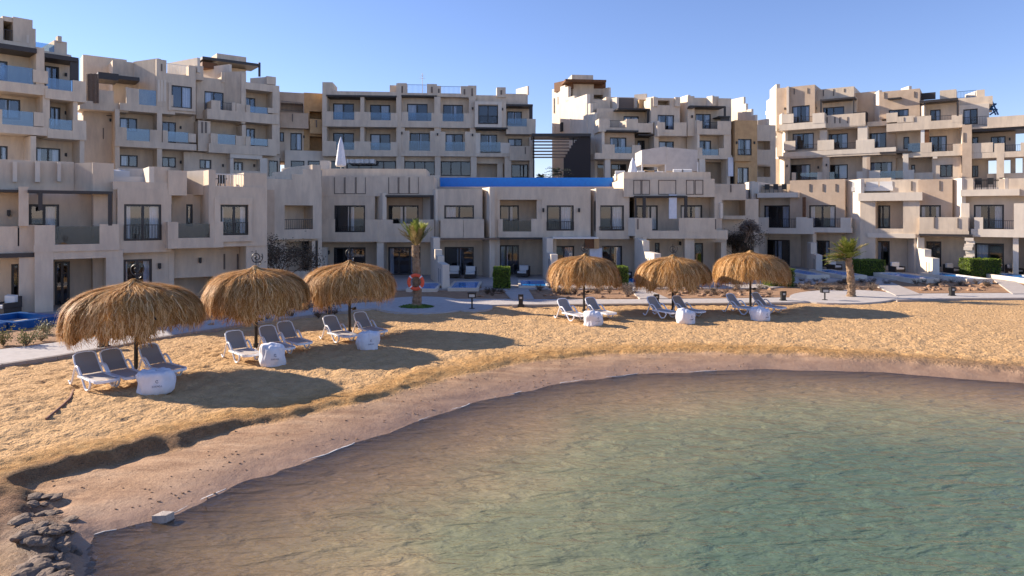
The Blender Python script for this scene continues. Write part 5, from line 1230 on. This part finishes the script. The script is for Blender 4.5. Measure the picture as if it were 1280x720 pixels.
# patio armchairs
def pchair():
    r=empty('patio_armchair',(0,0,0),0,'x','armchair','cushioned armchairs on the shaded patios')
    mb=MB(); mb.box(-.42,.42,-.4,.4,.1,.32); mb.box(-.42,.42,.3,.42,.3,.8); mb.box(-.42,-.34,-.4,.3,.3,.55); mb.box(.34,.42,-.4,.3,.3,.55); mb.build('frame',M['dark'],r)
    mb=MB(); mb.box(-.33,.33,-.38,.28,.322,.45); mb.build('seat_cushion',M['cushion'],r); mb=MB(); mb.prism([(-.33,.14),(.33,.14),(.33,.29),(-.33,.29)],.455,.86,[.82,.82,.86,.86]); mb.build('back_cushion',M['cushion'],r)
    return r
pc=None
for px,D,lab in ((588,48.6,'pale patio armchair in front of the glass door behind the central pool'),(568,49,'pale patio armchair beside the tall stepped wall at the centre'),(654,49.5,'pale armchair in the dark loggia right of the central hedge'),(780,48,'pale patio armchair right of the fourth parasol'),(1121,53,'pale armchair on the patio of the square loggia villa'),(1043,55,'pale armchair on the patio behind the second palm'),(1190,51.5,'dark seated pale armchair left of the widest hedge'),(1268,50.8,'pale armchair at the right edge patio'),(8,31,'pale armchair on the shaded patio at the left edge')):
    c=atD(px,D)
    if pc is None: pc=pchair(); o=pc; pc.location=(c.x,c.y,.1)
    else: o=dup(pc,(c.x,c.y,.1),random.uniform(-.4,.4))
    o['label']=lab
# shrubs and stones
def blob(seed,n=3,flat=.7):
    import bmesh
    bm=bmesh.new(); bmesh.ops.create_icosphere(bm,subdivisions=n,radius=1)
    for v in bm.verts:
        p=v.co.copy(); k=1+.35*noise.noise(p*1.2+Vector((seed,0,0)))+.12*noise.noise(p*3.5+Vector((seed,2,0))); v.co=p*k; v.co.z*=flat
        for ax in range(2): v.co[ax]=math.copysign(min(abs(v.co[ax]),.85),v.co[ax])
    return bm
RK=[]
for s in range(5):
    bm=blob(s*7.3,2,[.7,.5,.6,.8,.45][s])
    me_=bpy.data.meshes.new('rock'); bm.to_mesh(me_); bm.free(); RK.append(me_)
def rock(px,py,z,s,mat,label,group,name='rock',flat=1,rzx=None,zz=None):
    p=at(px,py,z); m_=RK[random.randrange(5)].copy(); m_.materials.append(M[mat]); o=bpy.data.objects.new(name,m_); COL.objects.link(o)
    o.location=(p.x,p.y,z+s*.15 if zz is None else zz); o.rotation_euler=(random.uniform(-.3,.3),random.uniform(-.3,.3),random.uniform(0,6)); o.scale=(s*random.uniform(.8,1.3),s*random.uniform(.7,1.1),s*random.uniform(.6,1)*flat); tag(o,label,'rock',group); return o
RL='brown rock lining the planting bed beside the path'
def bedrocks(x0,x1,y0,y1,n,s0,s1,lab,grp):
    for _ in range(n): rock(random.uniform(x0,x1),random.uniform(y0,y1),.04,random.uniform(s0,s1),'rock',lab,grp)
bedrocks(1146,1235,352,364,46,.10,.24,'brown rock in the stony bed left of the right edge hedge path','rocks in the right planting bed')
bedrocks(598,640,360,371,16,.1,.2,'brown rock in the bed between the lamp and the central garden walk','rocks in the central planting bed')
bedrocks(835,968,361,371,40,.10,.22,'brown rock in the bed behind the fifth and rightmost parasols','rocks behind the right parasols')
bedrocks(670,790,364,372,14,.08,.16,'brown rock in the bed behind the fourth parasol','rocks behind the fourth parasol')
bedrocks(90,330,395,412,14,.10,.2,'brown rock in the shaded bed behind the two left parasols','rocks behind the left parasols')
SH=[]
for s in range(4):
    st=MB(); lf=MB()
    for _ in range(16):
        a=random.uniform(0,6.28); d=Vector((math.cos(a)*random.uniform(.2,.9),math.sin(a)*random.uniform(.2,.9),random.uniform(.5,1))).normalized(); L_=random.uniform(.5,1); st.tube([(0,0,0),tuple(d*L_*.5),tuple(d*L_)],[.02,.012,.006],4,False)
        for _ in range(26):
            c=d*L_*random.uniform(.35,1.1)+Vector((random.gauss(0,.1),random.gauss(0,.1),random.gauss(0,.1))); c.z=max(c.z,.02); a2=Vector((random.gauss(0,1),random.gauss(0,1),random.gauss(0,1))).normalized(); b2=a2.orthogonal().normalized(); k=random.uniform(.03,.07)
            lf.quad(c-a2*k,c-b2*k*.5,c+a2*k,c+b2*k*.5)
    SH.append((st.mesh('stems',M['twig']),lf))
SHM={k:[lf.mesh('foliage',M[k]) for _,lf in SH] for k in ('shrub','drybush','dryleaf')}
def shrub(px,py,s,mat,label,group,z=.04,h=1):
    p=at(px,py,z); r=empty('low_shrub',(p.x,p.y,z),random.uniform(0,6.3),label,'shrub',group); r.scale=(s,s,s*h); i=random.randrange(4)
    for nm,me_ in (('stems',SH[i][0]),('foliage',SHM[mat][i])): o=bpy.data.objects.new(nm,me_); COL.objects.link(o); o.parent=r
for px,py,s in ((4,432,.75),(33,433,.7),(52,426,.55),(58,417,.6)): shrub(px,py,s,'shrub','yellowish green leafy shrub at the left end of the path, left of the parasol','shrubs by the path at left')
for i in range(30): shrub(random.uniform(672,792),random.uniform(361,371),random.uniform(.35,.6),'drybush','low purple brown shrub behind the fourth parasol','low shrubs behind the fourth parasol',h=.9)
for i in range(34): shrub(random.uniform(985,1118) if i%3 else random.uniform(985,1060),random.uniform(352,364),random.uniform(.4,.65),'drybush','low purple brown shrub in the bed round the second palm','low shrubs by the second palm',h=.75)
for i in range(22): shrub(random.uniform(840,965),random.uniform(360,370),random.uniform(.3,.5),'dryleaf' if i%2 else 'drybush','low dry shrub behind the fifth and rightmost parasols','low shrubs behind the right parasols',h=.8)
for i in range(14): shrub(random.uniform(1130,1240),random.uniform(351,359),random.uniform(.3,.45),'dryleaf','low dry shrub among the rocks near the right edge','low shrubs near the right edge')
for i in range(18): shrub(random.uniform(100,430),random.uniform(383,402) if False else 0 or 400-(random.uniform(100,430)-100)*.05,random.uniform(.35,.55),'dryleaf','low dark dry shrub in the shaded bed behind the left parasols','low shrubs behind the left parasols')
for i in range(8): shrub(random.uniform(600,640),random.uniform(362,370),random.uniform(.25,.4),'dryleaf','low dry shrub right of the post lamp circle','low shrubs in the central bed')
# stones at the lower left corner
for i in range(95):
    py=random.uniform(618,735); px=random.uniform(-5,40)+ (py-640)*.35+random.uniform(0,45); 
    if px<60-(py-600)*.75: continue
    p=at(px,py,-.25); z=tz(p.x,p.y); p=at(px,py,z); s=random.uniform(.06,.15); rock(px,py,z,s,'rockgrey','flat grey stone in the loose heap at the lower left corner','grey stones at the lower left corner',flat=.6,zz=tz(p.x,p.y)+s*.2)
o=rock(100,694,-.45,.36,'rockgrey','large dark flat slab rock at the waterline, lower left',None,flat=.35,zz=-.52)
o=rock(72,700,-.3,.3,'rockgrey','tilted grey slab rock standing at the edge of the stone heap',None,flat=.4,zz=-.35); o.rotation_euler=(.5,.2,.6)
rock(152,597,-.35,.05,'rock','small brown stone lying alone on the wet sand at left',None)
p=at(204,650,WZ); mb=MB(); mb.prism([(-.14,-.08),(.02,-.13),(.10,-.11),(.155,.05),(-.06,.11)],-.05,.13,[.10,.125,.12,.115,.10]); o=mb.build('stone_block',M['concrete'],None,loc=(p.x,p.y,WZ)); tag(o,'pale square cut stone block at the water edge, lower left','stone block')
# pebbles on the wet strand: uncountable
mb=MB()
for _ in range(2600):
    x=random.uniform(-9,8); y=random.uniform(9.5,24)
    mb_=None
    z_,sb_,sw_=terrain(np.array([x]),np.array([y]))
    if sb_[0]>.1 or sw_[0]<.05: continue
    if noise.noise(Vector((x*.8,y*1.6,4)))<-.05: continue
    k=random.uniform(.008,.028); z=float(z_[0]); a=random.uniform(0,3); c_,s_=math.cos(a),math.sin(a)
    q=[(x+c_*k,y+s_*k),(x-s_*k*.7,y+c_*k*.7),(x-c_*k,y-s_*k),(x+s_*k*.7,y-c_*k*.7)]; mb.prism(q,z-.01,z+k*.7)
tag(mb.build('pebbles',M['rock']),'scattered small pebbles on the damp strand between bank and water','pebbles',kind='stuff')
# buried hose-like rope near the leftmost lounger
p0=[at(92,486,0),at(88,497,0),at(78,508,0),at(66,518,0),at(58,524,0)]
mb=MB(); mb.tube([(p.x,p.y,tz(p.x,p.y)+.02) for p in p0],.03,7); tag(mb.build('rope',simple('rope_brown',(.24,.12,.08),.9)),'brown rope lying on the sand left of the leftmost lounger','rope')

# ================================================================ LIGHT, SKY, CAMERA
SUN_AZ=R(21); SUN_EL=R(24)
d=Vector((math.cos(SUN_AZ)*math.cos(SUN_EL),-math.sin(SUN_AZ)*math.cos(SUN_EL),-math.sin(SUN_EL)))
sl=bpy.data.lights.new('sun','SUN'); sl.energy=5.0; sl.angle=R(.5); sl.color=(1,.87,.72); so=bpy.data.objects.new('sun',sl); COL.objects.link(so); so.rotation_euler=d.to_track_quat('-Z','Y').to_euler()
w=bpy.data.worlds.new('World'); scene.world=w; w.use_nodes=True; nt=w.node_tree
sky=nt.nodes.new('ShaderNodeTexSky'); sky.sky_type='NISHITA'; sky.sun_disc=False; sky.sun_elevation=SUN_EL; sky.sun_rotation=math.atan2(-d.x,-d.y); sky.altitude=0; sky.air_density=1.0; sky.dust_density=0.0; sky.ozone_density=5.0
bg=nt.nodes['Background']; bg.inputs['Strength'].default_value=.097; tn=nt.nodes.new('ShaderNodeMix'); tn.data_type='RGBA'; tn.blend_type='MULTIPLY'; tn.inputs[0].default_value=1; tn.inputs[7].default_value=(1.14,.95,1.05,1)
nt.links.new(sky.outputs[0],tn.inputs[6]); nt.links.new(tn.outputs[2],bg.inputs[0])
cam=bpy.data.cameras.new('camera'); co_=bpy.data.objects.new('camera',cam); COL.objects.link(co_); co_.location=(0,0,CAMZ); co_.rotation_euler=(R(90),0,0)
cam.lens=24; cam.sensor_width=36; cam.shift_y=(HY-360)/1280; cam.clip_end=5000; scene.camera=co_
scene.render.engine='CYCLES'
scene.view_settings.view_transform='Standard'; scene.view_settings.look='None'; scene.view_settings.gamma=1; scene.view_settings.exposure=1.0
scene.cycles.max_bounces=8; scene.cycles.transparent_max_bounces=12
